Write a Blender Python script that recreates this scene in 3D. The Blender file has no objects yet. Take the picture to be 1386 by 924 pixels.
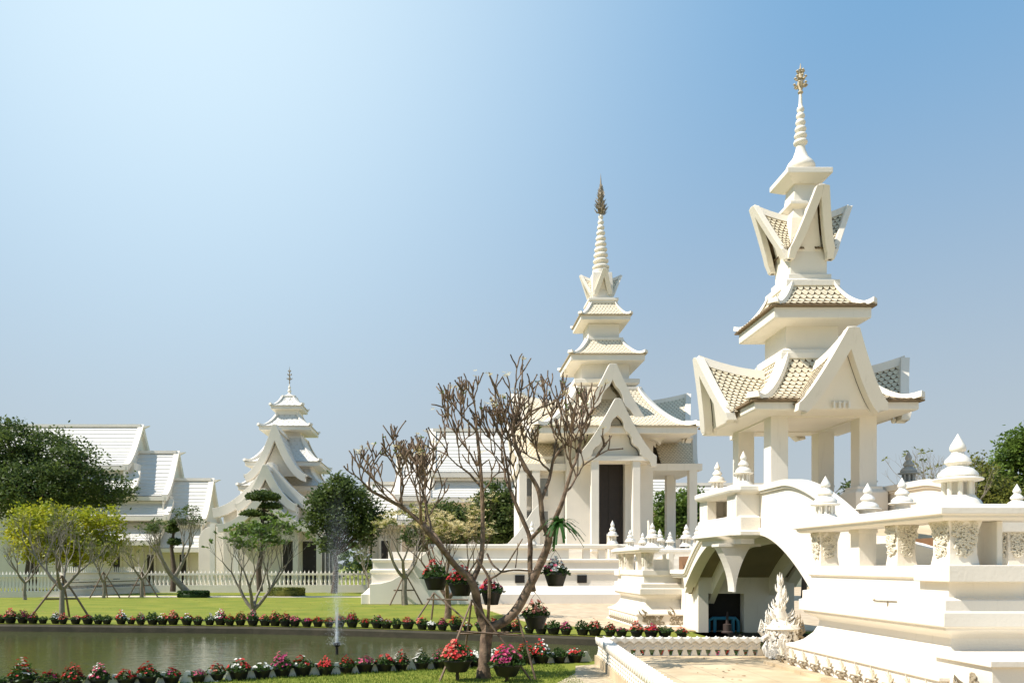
import bpy, math, random
from mathutils import Vector, noise
R = math.radians
sc = bpy.context.scene
col = sc.collection
random.seed(7)

# ------------------------------------------------------------------ camera, sky, sun, exposure
FPX, PX0, HY, EYE = 1100.0, 600.0, 765.0, 1.6          # focal length and principal point in photo pixels
cd = bpy.data.cameras.new('camera'); cam = bpy.data.objects.new('camera', cd); col.objects.link(cam)
cam.location = (0, 0, EYE); cam.rotation_euler = (R(90), 0, 0)
cd.sensor_width = 36; cd.lens = 36 * FPX / 1386
cd.shift_x = (693 - PX0) / 1386; cd.shift_y = (HY - 462) / 1386
cd.clip_start = .1; cd.clip_end = 6000
sc.camera = cam

SUN_AZ, SUN_EL = -102.0, 50.0                            # azimuth from +Y, negative to the left
w = bpy.data.worlds.new('World'); sc.world = w; w.use_nodes = True
nt = w.node_tree; nt.nodes.clear()
sky = nt.nodes.new('ShaderNodeTexSky'); sky.sky_type = 'NISHITA'; sky.sun_disc = False
sky.sun_elevation = R(SUN_EL); sky.sun_rotation = R(SUN_AZ)
sky.air_density = 1.0; sky.dust_density = 1.2; sky.ozone_density = 1.2; sky.altitude = 200
bg = nt.nodes.new('ShaderNodeBackground'); bg.inputs[1].default_value = .077
out = nt.nodes.new('ShaderNodeOutputWorld')
# hazy-season air: the sky pales to blue-grey low down and is milky in one upper part
tc = nt.nodes.new('ShaderNodeTexCoord'); sep = nt.nodes.new('ShaderNodeSeparateXYZ')
nt.links.new(tc.outputs['Generated'], sep.inputs[0])
rampz = nt.nodes.new('ShaderNodeValToRGB'); rampz.color_ramp.interpolation = 'EASE'
rampz.color_ramp.elements[0].position = 0.0; rampz.color_ramp.elements[0].color = (.92, .92, .92, 1)
rampz.color_ramp.elements[1].position = .62; rampz.color_ramp.elements[1].color = (.0, .0, .0, 1)
nt.links.new(sep.outputs['Z'], rampz.inputs[0])
mixh = nt.nodes.new('ShaderNodeMix'); mixh.data_type = 'RGBA'
mixb = nt.nodes.new('ShaderNodeMix'); mixb.data_type = 'RGBA'; mixb.inputs[0].default_value = .72
nt.links.new(sky.outputs[0], mixb.inputs[6]); mixb.inputs[7].default_value = (2.0, 4.6, 7.7, 1)
nt.links.new(rampz.outputs[0], mixh.inputs[0]); nt.links.new(mixb.outputs[2], mixh.inputs[6])
mixh.inputs[7].default_value = (4.85, 5.3, 5.5, 1)
dot = nt.nodes.new('ShaderNodeVectorMath'); dot.operation = 'DOT_PRODUCT'
gd = Vector((-.34, 1, .80)).normalized(); dot.inputs[1].default_value = gd
nrm = nt.nodes.new('ShaderNodeVectorMath'); nrm.operation = 'NORMALIZE'
nt.links.new(tc.outputs['Generated'], nrm.inputs[0]); nt.links.new(nrm.outputs[0], dot.inputs[0])
mr = nt.nodes.new('ShaderNodeMapRange'); mr.inputs[1].default_value = .74; mr.inputs[2].default_value = 1.0; nt.links.new(dot.outputs['Value'], mr.inputs[0])
rampg = nt.nodes.new('ShaderNodeMath'); rampg.operation = 'POWER'; rampg.inputs[1].default_value = 2.5; nt.links.new(mr.outputs[0], rampg.inputs[0])
mixg = nt.nodes.new('ShaderNodeMix'); mixg.data_type = 'RGBA'
nt.links.new(rampg.outputs[0], mixg.inputs[0]); nt.links.new(mixh.outputs[2], mixg.inputs[6])
mixg.inputs[7].default_value = (6.5, 8.2, 9.4, 1)
nt.links.new(mixg.outputs[2], bg.inputs[0]); nt.links.new(bg.outputs[0], out.inputs[0])

sd = bpy.data.lights.new('sun', 'SUN'); so = bpy.data.objects.new('sun', sd); col.objects.link(so)
sd.energy = 5.0; sd.angle = R(.6); sd.color = (1, .94, .86)
sdir = Vector((math.sin(R(SUN_AZ)) * math.cos(R(SUN_EL)), math.cos(R(SUN_AZ)) * math.cos(R(SUN_EL)), math.sin(R(SUN_EL))))
so.rotation_euler = sdir.to_track_quat('Z', 'Y').to_euler(); so.location = (-30, 0, 40)
vs = sc.view_settings
vs.view_transform = 'Standard'; vs.look = 'None'; vs.exposure = .5; vs.gamma = 1; vs.use_curve_mapping = False

# ------------------------------------------------------------------ materials
def mat(name, base, rough=.6, var=.12, vscale=3.0, bump=.0, bscale=40, second=None, spec=.4, stain=0, trans=0, metallic=0, emis=None):
    m = bpy.data.materials.new(name); m.use_nodes = True
    n = m.node_tree.nodes; l = m.node_tree.links
    b = n['Principled BSDF']; b.inputs['Roughness'].default_value = rough
    b.inputs['Specular IOR Level'].default_value = spec; b.inputs['Metallic'].default_value = metallic
    geo = n.new('ShaderNodeNewGeometry')
    t = n.new('ShaderNodeTexNoise'); t.inputs['Scale'].default_value = vscale; t.inputs['Detail'].default_value = 6
    l.new(geo.outputs['Position'], t.inputs['Vector'])
    r = n.new('ShaderNodeValToRGB')
    r.color_ramp.elements[0].position = .3; r.color_ramp.elements[1].position = .7
    c2 = second or tuple(c * (1 - var) for c in base)
    r.color_ramp.elements[0].color = (*c2, 1); r.color_ramp.elements[1].color = (*base, 1)
    l.new(t.outputs[0], r.inputs[0]); last = r.outputs[0]
    if stain:
        mp = n.new('ShaderNodeMapping'); mp.inputs['Scale'].default_value = (9, 9, .9)
        l.new(geo.outputs['Position'], mp.inputs[0])
        t2 = n.new('ShaderNodeTexNoise'); t2.inputs['Scale'].default_value = 1.0; t2.inputs['Detail'].default_value = 8; t2.inputs['Roughness'].default_value = .7
        l.new(mp.outputs[0], t2.inputs['Vector'])
        r2 = n.new('ShaderNodeValToRGB'); r2.color_ramp.elements[0].position = .58; r2.color_ramp.elements[1].position = .78
        r2.color_ramp.elements[0].color = (0, 0, 0, 1); r2.color_ramp.elements[1].color = (stain, stain, stain, 1)
        l.new(t2.outputs[0], r2.inputs[0])
        mx = n.new('ShaderNodeMix'); mx.data_type = 'RGBA'; l.new(r2.outputs[0], mx.inputs[0]); l.new(last, mx.inputs[6])
        mx.inputs[7].default_value = (base[0] * .5, base[1] * .47, base[2] * .38, 1); last = mx.outputs[2]
    l.new(last, b.inputs['Base Color'])
    if bump:
        t3 = n.new('ShaderNodeTexNoise'); t3.inputs['Scale'].default_value = bscale; t3.inputs['Detail'].default_value = 5
        l.new(geo.outputs['Position'], t3.inputs['Vector'])
        bp = n.new('ShaderNodeBump'); bp.inputs['Strength'].default_value = bump; bp.inputs['Distance'].default_value = .01
        l.new(t3.outputs[0], bp.inputs['Height']); l.new(bp.outputs[0], b.inputs['Normal'])
    if trans:
        tr = n.new('ShaderNodeBsdfTranslucent'); l.new(last, tr.inputs[0]); ms = n.new('ShaderNodeMixShader')
        ms.inputs[0].default_value = trans; l.new(b.outputs[0], ms.inputs[1]); l.new(tr.outputs[0], ms.inputs[2])
        l.new(ms.outputs[0], n['Material Output'].inputs[0])
    return m

WHITE = mat('white_plaster', (.82, .755, .65), .65, .09, .9, .3, 30, stain=.34)
WHITE2 = mat('white_paint_gloss', (.83, .78, .69), .4, .05, 2, .15, 20, stain=.12)
CREAM = mat('cream_relief', (.72, .66, .53), .7, .1, 6, .4, 60, stain=.3)
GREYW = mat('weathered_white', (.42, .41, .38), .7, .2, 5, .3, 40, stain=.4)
TILE = mat('roof_tile_beige', (.74, .65, .47), .6, .22, 7, .3, 60, stain=.25)
TEDGE = mat('roof_tile_joint', (.22, .15, .08), .8, .3, 9)
TILE2 = mat('roof_tile_pale', (.78, .69, .52), .6, .12, 5, .3, 60, stain=.2)
TEDGE2 = mat('roof_tile_joint_pale', (.48, .40, .28), .8, .2, 9)
HROOF = mat('white_roof_tile', (.68, .655, .60), .55, .07, 2, .2, 30, stain=.15)
VAULT = mat('shaded_vault_plaster', (.24, .20, .125), .8, .25, 1.5, .4, 30, stain=.4)  # brown plaster tone, darkened further to put under-arch shade into the colour
DOORM = mat('dark_door_wood', (.03, .022, .018), .5, .2, 6)
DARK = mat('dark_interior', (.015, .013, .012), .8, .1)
BROWN = mat('brown_timber', (.25, .13, .06), .6, .3, 8)
GREYM = mat('dull_gilt', (.34, .28, .2), .5, .3, 20, metallic=.3)
BARK = mat('frangipani_bark', (.25, .17, .11), .85, .45, 11, 1.0, 45, second=(.07, .045, .03), stain=.6)
BARK2 = mat('grey_bark', (.27, .235, .18), .85, .35, 8, .6, 40)
BARKD = mat('dark_bark', (.09, .065, .045), .9, .3, 8, .6, 40)
POLE = mat('weathered_pole', (.23, .16, .11), .8, .35, 10, .5, 50)
POT = mat('black_plastic_pot', (.018, .017, .017), .45, .3, 8)
STEEL = mat('grey_paint_pipe', (.55, .56, .55), .5, .1)
BLUE = mat('blue_pipe', (.03, .22, .34), .4, .15, 8)
LEAF = {k: mat('leaf_' + k, v, .5, .4, s, second=c2, trans=.42, spec=.3) for k, v, s, c2 in [
    ('dark', (.13, .175, .04), 1.2, (.04, .07, .02)), ('yellow', (.50, .46, .03), 1.4, (.20, .27, .02)),
    ('mid', (.17, .25, .04), 1.5, (.06, .11, .02)), ('olive', (.26, .26, .05), 2, (.08, .11, .022)),
    ('pot', (.07, .13, .025), 9, (.03, .06, .015)), ('fern', (.055, .14, .02), 5, (.02, .07, .012)),
    ('hedge', (.05, .10, .02), 8, (.02, .05, .012))]}
PET = {k: mat('petal_' + k, v, .6, .25, 12, trans=.2) for k, v in [
    ('red', (.58, .02, .02)), ('white', (.85, .83, .75)), ('pink', (.62, .10, .18)), ('salmon', (.62, .22, .14)),
    ('magenta', (.40, .02, .12)), ('cream', (.85, .72, .38))]}

def grass_mat(name, a, b_, scale):
    m = mat(name, a, .9, 0, scale, .8, 90, second=b_, spec=.1)
    return m
GRASS = grass_mat('lawn_grass', (.235, .235, .04), (.135, .175, .026), .8)
BLADE = mat('grass_blade', (.27, .32, .06), .7, 0, 3, second=(.14, .21, .035), trans=.3, spec=.1)

def water_mat():
    m = bpy.data.materials.new('pond_water'); m.use_nodes = True
    n = m.node_tree.nodes; l = m.node_tree.links; b = n['Principled BSDF']
    b.inputs['Base Color'].default_value = (.065, .075, .025, 1); b.inputs['Roughness'].default_value = .03
    b.inputs['IOR'].default_value = 1.33; b.inputs['Specular IOR Level'].default_value = .6
    geo = n.new('ShaderNodeNewGeometry')
    mp = n.new('ShaderNodeMapping'); mp.inputs['Scale'].default_value = (1, 2.2, 1); l.new(geo.outputs['Position'], mp.inputs[0])
    t = n.new('ShaderNodeTexNoise'); t.inputs['Scale'].default_value = 3.2; t.inputs['Detail'].default_value = 5; l.new(mp.outputs[0], t.inputs['Vector'])
    bp = n.new('ShaderNodeBump'); bp.inputs['Strength'].default_value = .3; bp.inputs['Distance'].default_value = .04
    l.new(t.outputs[0], bp.inputs['Height']); l.new(bp.outputs[0], b.inputs['Normal'])
    return m
WATER = water_mat()

def paving_mat(name, c1, c2, joint, size):
    m = bpy.data.materials.new(name); m.use_nodes = True
    n = m.node_tree.nodes; l = m.node_tree.links; b = n['Principled BSDF']; b.inputs['Roughness'].default_value = .75
    geo = n.new('ShaderNodeNewGeometry')
    br = n.new('ShaderNodeTexBrick'); br.inputs['Scale'].default_value = 1; br.inputs['Brick Width'].default_value = size
    br.inputs['Row Height'].default_value = size; br.offset = 0; br.inputs['Mortar Size'].default_value = .006
    br.inputs['Color1'].default_value = (*c1, 1); br.inputs['Color2'].default_value = (*c2, 1); br.inputs['Mortar'].default_value = (*joint, 1)
    l.new(geo.outputs['Position'], br.inputs['Vector'])
    t = n.new('ShaderNodeTexNoise'); t.inputs['Scale'].default_value = 2.1; t.inputs['Detail'].default_value = 8
    l.new(geo.outputs['Position'], t.inputs['Vector'])
    r = n.new('ShaderNodeValToRGB'); r.color_ramp.elements[0].position = .35; r.color_ramp.elements[1].position = .62
    r.color_ramp.elements[0].color = (.74, .72, .68, 1); r.color_ramp.elements[1].color = (1, 1, 1, 1); l.new(t.outputs[0], r.inputs[0])
    mx = n.new('ShaderNodeMix'); mx.data_type = 'RGBA'; mx.blend_type = 'MULTIPLY'; mx.inputs[0].default_value = 1
    l.new(br.outputs[0], mx.inputs[6]); l.new(r.outputs[0], mx.inputs[7]); l.new(mx.outputs[2], b.inputs['Base Color'])
    bp = n.new('ShaderNodeBump'); bp.inputs['Strength'].default_value = .3; bp.inputs['Distance'].default_value = .004
    l.new(br.outputs[1], bp.inputs['Height']); bp.invert = True; l.new(bp.outputs[0], b.inputs['Normal'])
    return m
PAVE = paving_mat('tan_paving', (.62, .49, .32), (.56, .44, .28), (.36, .29, .2), .6)
PAVE2 = paving_mat('plaza_paving', (.60, .47, .32), (.56, .44, .30), (.42, .34, .24), 1.2)
PATHM = mat('path_concrete', (.62, .55, .42), .8, .15, 1.5, .3, 40)
BANKM = mat('bank_stone_dark', (.06, .05, .03), .9, .4, 3, .7, 14, second=(.03, .028, .015))

# ------------------------------------------------------------------ mesh helpers
def W(px, py, Y):
    return Vector(((px - PX0) * Y / FPX, Y, EYE + (HY - py) * Y / FPX))

class MB:
    def __init__(s): s.v = []; s.f = []; s.mi = []
    def add(s, vs, fs, m=0):
        n = len(s.v); s.v += [tuple(v) for v in vs]
        s.f += [tuple(i + n for i in f) for f in fs]; s.mi += [m] * len(fs); return s
    def box(s, x0, x1, y0, y1, z0, z1, m=0):
        return s.add([(x0, y0, z0), (x1, y0, z0), (x1, y1, z0), (x0, y1, z0), (x0, y0, z1), (x1, y0, z1), (x1, y1, z1), (x0, y1, z1)],
                     [(0, 3, 2, 1), (4, 5, 6, 7), (0, 1, 5, 4), (1, 2, 6, 5), (2, 3, 7, 6), (3, 0, 4, 7)], m)
    def rings(s, rs, caps=True, m=0, closed=True):
        n = len(rs[0]); vs = [v for r in rs for v in r]; fs = []
        for i in range(len(rs) - 1):
            for j in range(n if closed else n - 1):
                k = (j + 1) % n; fs.append((i * n + j, i * n + k, (i + 1) * n + k, (i + 1) * n + j))
        if caps: fs.append(tuple(range(n - 1, -1, -1))); fs.append(tuple((len(rs) - 1) * n + j for j in range(n)))
        return s.add(vs, fs, m)
    def lathe(s, prof, cx, cy, n=16, rot=0, m=0):
        return s.rings([[(cx + r * math.cos(rot + 2 * math.pi * j / n), cy + r * math.sin(rot + 2 * math.pi * j / n), z) for j in range(n)] for r, z in prof], True, m)
    def sq(s, prof, cx, cy, m=0):      # square lathe, half widths
        return s.rings([[(cx - h, cy - h, z), (cx + h, cy - h, z), (cx + h, cy + h, z), (cx - h, cy + h, z)] for h, z in prof], True, m)
    def tube(s, pts, rad, n=7, m=0, caps=True):
        pts = [Vector(p) for p in pts]; N = len(pts)
        if not hasattr(rad, '__len__'): rad = [rad] * N
        rs = []; up = None
        for i, p in enumerate(pts):
            d = (pts[min(i + 1, N - 1)] - pts[max(i - 1, 0)])
            if d.length < 1e-9: d = Vector((0, 0, 1))
            d.normalize()
            if up is None: up = d.orthogonal().normalized()
            up = (up - d * up.dot(d))
            up = up.normalized() if up.length > 1e-6 else d.orthogonal().normalized()
            w_ = d.cross(up)
            rs.append([p + (up * math.cos(2 * math.pi * j / n) + w_ * math.sin(2 * math.pi * j / n)) * rad[i] for j in range(n)])
        return s.rings(rs, caps, m)
    def prism(s, poly, off, m=0):      # closed planar polygon extruded by vector off
        off = Vector(off); n = len(poly); a = [Vector(p) for p in poly]; b = [p + off for p in a]
        return s.add(a + b, [tuple(range(n - 1, -1, -1)), tuple(range(n, 2 * n))] + [(j, (j + 1) % n, n + (j + 1) % n, n + j) for j in range(n)], m)
    def strip(s, A, B, off, m=0):      # thick ribbon between polylines A and B, extruded by off
        off = Vector(off)
        return s.rings([[a, b, Vector(b) + off, Vector(a) + off] for a, b in zip(A, B)], True, m)
    def sweep(s, poly, prof, m=0):     # plan polygon (CCW) offset outward by profile offsets
        return s.rings([[(x, y, z) for x, y in offset(poly, o)] for o, z in prof], True, m)
    def ball(s, c, r, m=0, sq_=(1, 1, 1)):
        c = Vector(c); x, y, z = (r * k for k in sq_)
        return s.add([c + Vector(v) for v in ((x, 0, 0), (-x, 0, 0), (0, y, 0), (0, -y, 0), (0, 0, z), (0, 0, -z))],
                     [(0, 2, 4), (2, 1, 4), (1, 3, 4), (3, 0, 4), (2, 0, 5), (1, 2, 5), (3, 1, 5), (0, 3, 5)], m)
    def build(s, name, mats, parent=None, smooth=None, bevel=0):
        me = bpy.data.meshes.new(name)
        base = Vector((0, 0, 0))
        if parent is not None:
            p = parent
            while p is not None: base += p.location; p = p.parent
        elif s.v:
            xs = [v[0] for v in s.v]; ys = [v[1] for v in s.v]
            base = Vector(((min(xs) + max(xs)) / 2, (min(ys) + max(ys)) / 2, min(v[2] for v in s.v)))
        me.from_pydata([(v[0] - base[0], v[1] - base[1], v[2] - base[2]) for v in s.v], [], s.f)
        if not isinstance(mats, (list, tuple)): mats = [mats]
        for m in mats: me.materials.append(m)
        if len(mats) > 1: me.polygons.foreach_set('material_index', s.mi)
        if smooth:
            me.polygons.foreach_set('use_smooth', [True] * len(s.f)); me.set_sharp_from_angle(angle=R(smooth))
        me.update()
        o = bpy.data.objects.new(name, me); col.objects.link(o)
        if parent is not None: o.parent = parent
        else: o.location = base
        if bevel:
            b = o.modifiers.new('bevel', 'BEVEL'); b.width = bevel; b.segments = 2; b.limit_method = 'ANGLE'; b.angle_limit = R(35)
        return o

def offset(poly, o):
    n = len(poly); out_ = []
    for i in range(n):
        p0 = Vector(poly[i - 1]); p = Vector(poly[i]); p1 = Vector(poly[(i + 1) % n])
        d0 = (p - p0).normalized(); d1 = (p1 - p).normalized()
        n0 = Vector((d0.y, -d0.x)); n1 = Vector((d1.y, -d1.x)); k = n0 + n1
        k = k / max(.3, (1 + n0.dot(n1)))
        out_.append((p.x + k.x * o, p.y + k.y * o))
    return out_

def tag(o, label=None, cat=None, group=None, kind=None):
    if label: o['label'] = label
    if cat: o['category'] = cat
    if group: o['group'] = group
    if kind: o['kind'] = kind
    return o
def thing(name, loc, label, cat, group=None):
    o = bpy.data.objects.new(name, None); col.objects.link(o); o.location = loc; o.empty_display_size = .2
    return tag(o, label, cat, group)
def copy_tree(o, parent=None):
    c = o.copy(); col.objects.link(c); c.parent = parent
    for ch in list(o.children): copy_tree(ch, c)
    return c
def struct(name, mb, m, **k): return tag(mb.build(name, m, **k), kind='structure')

# ------------------------------------------------------------------ roof helpers
def tiles(mb, fn, halfw, length, tw, th, lift=.02):
    """fish-scale tiles over a surface: fn(s, v) -> point, lateral s within +-halfw(v), v 0 at top .. 1 at eave; material 0 tile, 1 joint"""
    rows = max(2, int(length / th)); dv = 1 / rows
    def nrm(s, v):
        e = .01; a = fn(s + e, v) - fn(s - e, v); b = fn(s, min(1, v + e)) - fn(s, max(0, v - e))
        n = a.cross(b).normalized(); return n if n.z > 0 else -n
    NV = rows
    A = []; fs = []
    for i in range(NV + 1):
        v = i / NV; lo, hi = halfw(v)
        A += [fn(lo + (hi - lo) * k / 4, v) for k in range(5)]
    for i in range(NV):
        for k in range(4): fs.append((i * 5 + k, i * 5 + k + 1, (i + 1) * 5 + k + 1, (i + 1) * 5 + k))
    mb.add(A, fs, 1)
    for i in range(rows):
        v0 = i * dv; v1 = min(1, v0 + dv * .62); v2 = min(1.0, v0 + dv * 1.22)
        lo, hi = halfw(min(1, v0 + dv * .6))
        k0 = math.floor(lo / tw) - 1; k1 = math.ceil(hi / tw) + 1
        for k in range(k0, k1 + 1):
            c = (k + (.5 if i % 2 else 0)) * tw
            if c < lo or c > hi: continue
            h = tw * .475; a0 = max(lo, c - h); a1 = min(hi, c + h)
            j = random.uniform(.85, 1.15); L = lift * j
            n = nrm(c, v1)
            P = [fn(a0, v0) + n * L * .25, fn(a1, v0) + n * L * .25, fn(a1, v1) + n * L, fn((c * 2 + a1) / 3, v2) + n * L * 1.1,
                 fn((c * 2 + a0) / 3, v2) + n * L * 1.1, fn(a0, v1) + n * L]
            mb.add(P, [(0, 1, 2, 3, 4, 5)], 0)
            Q = [p - n * L * .95 for p in P[1:] + P[:1]]
            b = P[1:] + P[:1]
            mb.add(b + Q, [(q, q + 1, q + 7, q + 6) for q in range(5)], 1)

def hip_roof(root, cx, cy, ze, he, zt, ht, p=1.7, fascia=.2, shaft=None, ridge=.1, tw=.14, th=.11, tm=(TILE, TEDGE), sag=.0, white=WHITE, lift=.02):
    """square concave roof: eave half-width he at ze, top half-width ht at zt; fascia box, sloping soffit to shaft half-width"""
    def hw(v): return ht + (he - ht) * (v ** 1.15)
    def zz(v): return ze + (zt - ze) * (1 - v) ** p
    L = sum(math.hypot(hw((i + 1) / 20) - hw(i / 20), zz((i + 1) / 20) - zz(i / 20)) for i in range(20))
    for k in range(4):
        a = k * math.pi / 2; ca, sa = math.cos(a), math.sin(a)
        def fn(s, v, ca=ca, sa=sa):
            r = hw(v); x, y = s, -r; return Vector((cx + x * ca - y * sa, cy + x * sa + y * ca, zz(v)))
        mb = MB(); tiles(mb, fn, lambda v: (-hw(v), hw(v)), L, tw, th, lift); mb.build('roof_tiles', list(tm), root)
    for k in range(4):
        rb = MB()
        sx, sy = ((-1, -1), (1, -1), (1, 1), (-1, 1))[k]
        A = []
        for i in range(15):
            v = i / 14; r = hw(v); A.append(Vector((cx + sx * r, cy + sy * r, zz(v) + ridge * .55 + (.9 * ridge * max(0, v - .8) / .2))))
        d = Vector((-sy, sx, 0)).normalized()
        rb.rings([[p_ - d * ridge, p_ + d * ridge, p_ + d * ridge * 1.25 - Vector((0, 0, ridge * 1.1)), p_ - d * ridge * 1.25 - Vector((0, 0, ridge * 1.1))] for p_ in A], True)
        rb.build('hip_ridge', white, root, smooth=30)
    e = MB(); t = .035
    e.sq([(he + .02, ze - t), (he + .02, ze - .004)], cx, cy)
    e.build('eave_edge', tm[1], root)
    f = MB(); sh = shaft or he * .6
    f.sq([(he - .05, ze - t - .003), (he - .05, ze - fascia), (he - .09, ze - fascia - .02), (sh, ze - fascia * 1.0 - .05)][::-1], cx, cy)
    f.sq([(ht + .06, zt - .06), (ht + .06, zt + .06)], cx, cy)
    f.build('cornice', white, root, bevel=.01)

def arm(root, cx, cy, k, r_in, r_foot, r_peak, w_, ze, zp, zin, p=1.55, th=.22, bd=.16, foot=.15, tw=.14, trh=.11, tm=(TILE, TEDGE),
        notch=0, wall=True, white=WHITE, flat=.07, lift=.02, tile=True, wallz=None, over=.1):
    """one gable arm of a crossing roof, direction k (0 south, 1 east, 2 north, 3 west)"""
    a = k * math.pi / 2; ca, sa = math.cos(a), math.sin(a)
    def T(r, s, z): return Vector((cx + s * ca + r * sa, cy + s * sa - r * ca, z))
    def prof(v): return flat + (w_ - flat) * v, ze + (zp - ze) * (1 - v) ** p
    def rz(z): return r_foot + (r_peak - r_foot) * max(-.3, (z - ze) / (zp - ze))
    if tile:
        for sg in (-1, 1):
            def fn(s, v, sg=sg):
                f = s
                zr = zin + (zp - zin) * f ** 1.6; z = ze + (zr - ze) * (1 - v) ** p
                re = r_foot + (r_peak - r_foot) * (1 - v); r = r_in + (re - r_in) * f
                return T(r, sg * w_ * v, z)
            Lr = r_peak - r_in
            mb = MB(); tiles(mb, lambda s, v, fn=fn: fn(min(1, max(0, s / Lr)), v), lambda v: (0.001, Lr * .985), math.hypot(w_, zp - ze) * 1.05, tw, trh, lift)
            mb.build('roof_tiles', list(tm), root)
        rb = MB(); A = []
        for i in range(9):
            f = i / 8; A.append(T(r_in + (r_peak - r_in) * f, 0, zin + (zp - zin) * f ** 1.6))
        sd_ = Vector((ca, sa, 0)) * th * .3
        rb.rings([[q - sd_ + Vector((0, 0, .05)), q + sd_ + Vector((0, 0, .05)), q + sd_ * 1.5 - Vector((0, 0, th * .5)), q - sd_ * 1.5 - Vector((0, 0, th * .5))] for q in A])
        rb.build('ridge', white, root)
    # bargeboard outline
    N = 18; o = [prof(i / N) for i in range(N + 1)]
    inn = []
    for i in range(N + 1):
        a0 = o[max(0, i - 1)]; a1 = o[min(N, i + 1)]; dx, dz = a1[0] - a0[0], a1[1] - a0[1]; L = math.hypot(dx, dz)
        t = th * (1 + (.22 * ((i // 2) % 2)) * (1 if notch else 0))
        inn.append((o[i][0] + dz / L * t, o[i][1] - dx / L * t))
    cut = []
    for i in range(N):
        if inn[i + 1][0] > 0:
            if inn[i][0] <= 0:
                f = -inn[i][0] / (inn[i + 1][0] - inn[i][0]); cut.append((0, inn[i][1] + f * (inn[i + 1][1] - inn[i][1])))
            cut.append(inn[i + 1])
    # resample inner curve to N+1 points
    if len(cut) < 2: cut = [(0, zp - th * 1.5), inn[-1]]
    res = [cut[0]] + [cut[int(round(i * (len(cut) - 1) / N))] for i in range(1, N + 1)]
    out_ = [(0, zp + .02)] + o + [(w_ + .01, ze - foot)]
    res = [res[0]] + res + [(res[-1][0] + .02, ze - foot)]
    for sg in (-1, 1):
        bb = MB()
        A = [T(rz(z) + bd * .5, sg * x, z) for x, z in out_]; B = [T(rz(z) + bd * .5, sg * x, z) for x, z in res]
        off = T(-bd, 0, 0) - T(0, 0, 0)
        bb.strip(A, B, off)
        bb.build('bargeboard', white, root, bevel=.012)
    if wall:
        g = MB(); zb = wallz if wallz is not None else ze - foot * .6
        up = [T(rz(z) - over, x, z) for x, z in reversed(res[:-1])]; up2 = [T(rz(z) - over, -x, z) for x, z in res[1:-1]]
        top = up[::1]
        line = [T(rz(z) - over, s_ * x, z) for s_, x, z in [(1, x, z) for x, z in reversed(res[:-1])] + [(-1, x, z) for x, z in res[1:-1]]]
        rb_ = rz(zb) - over
        bot = [T(rb_, x, zb) for x in [x for x, z in reversed(res[:-1])] + [-x for x, z in res[1:-1]]]
        g.strip(line, bot, T(-.06, 0, 0) - T(0, 0, 0))
        g.build('gable_panel', white, root)

def finial_prof(h, wd):
    P = [(.50, 0), (.47, .03), (.44, .07), (.36, .115), (.34, .14)]
    top = [(.30, .325), (.47, .34), (.5, .36), (.49, .375), (.39, .39), (.37, .395), (.40, .41), (.385, .45), (.31, .50), (.23, .53), (.19, .55), (.22, .565), (.265, .595),
           (.245, .64), (.17, .69), (.13, .72), (.125, .745), (.16, .765), (.165, .80), (.145, .84), (.09, .90), (.03, .97), (.003, 1.0)]
    return [(r * wd, z * h) for r, z in P], [(r * wd, z * h) for r, z in top]
def finial_mb(c, h=.7, lantern=True, n=14, wd=None):
    m = MB(); wd = wd or h * .62; base, top = finial_prof(h, wd); x, y, z = c
    top = [(r, zz_ + z) for r, zz_ in top]
    if lantern:
        m.lathe([(r, q + z) for r, q in base], x, y, 8, R(22.5))
        for k in range(8):
            a = R(22.5) + k * math.pi / 4; m.tube([(x + .27 * wd * math.cos(a), y + .27 * wd * math.sin(a), z + .13 * h), (x + .27 * wd * math.cos(a), y + .27 * wd * math.sin(a), z + .34 * h)], .05 * wd, 6)
        m.lathe([(.12 * wd, z + .13 * h), (.12 * wd, z + .34 * h)], x, y, 8)
        m.lathe(top, x, y, n)
    else:
        m.lathe([(.40 * wd, z), (.38 * wd, z + .1 * h), (.30 * wd, z + .2 * h), (.30 * wd, z + .325 * h)], x, y, 8, R(22.5)); m.lathe(top, x, y, n)
    return m
def finial(parent, c, h=.7, lantern=True, m=WHITE2, wd=None):
    return finial_mb(c, h, lantern, wd=wd).build('finial', m, parent, smooth=50)

def relief(mb, T, w_, h_, n, r=.012, seed=1, taper=True):
    """foliate stucco: T(u, v) -> point on a face, u across 0..w_, v up 0..h_; third argument lifts off the face"""
    rd = random.Random(seed)
    for i in range(n):
        v = h_ * (1 - rd.random() ** 1.25 * .95) if taper else h_ * rd.random()
        c = .5 * w_; ww = w_ * (.5 if not taper else .5 * (.25 + .75 * v / h_) ** .6)
        u = c + rd.uniform(-1, 1) * ww * .86
        s = rd.choice((-1, 1)); a0 = rd.uniform(0, 6.28); k = rd.uniform(.7, 1.4); q = r * 3.2 * k
        pts = []; rad = []
        for j in range(8):
            t = j / 7; a = a0 + s * t * 4.6; rr = q * (1 - t * .8)
            uu = min(w_, max(0, u + rr * math.cos(a))); vv = min(h_, max(0, v + rr * math.sin(a)))
            pts.append(T(uu, vv, r * (.5 + .8 * t))); rad.append(r * k * (.9 - .5 * t + .2))
        mb.tube(pts, rad, 5)

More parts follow.
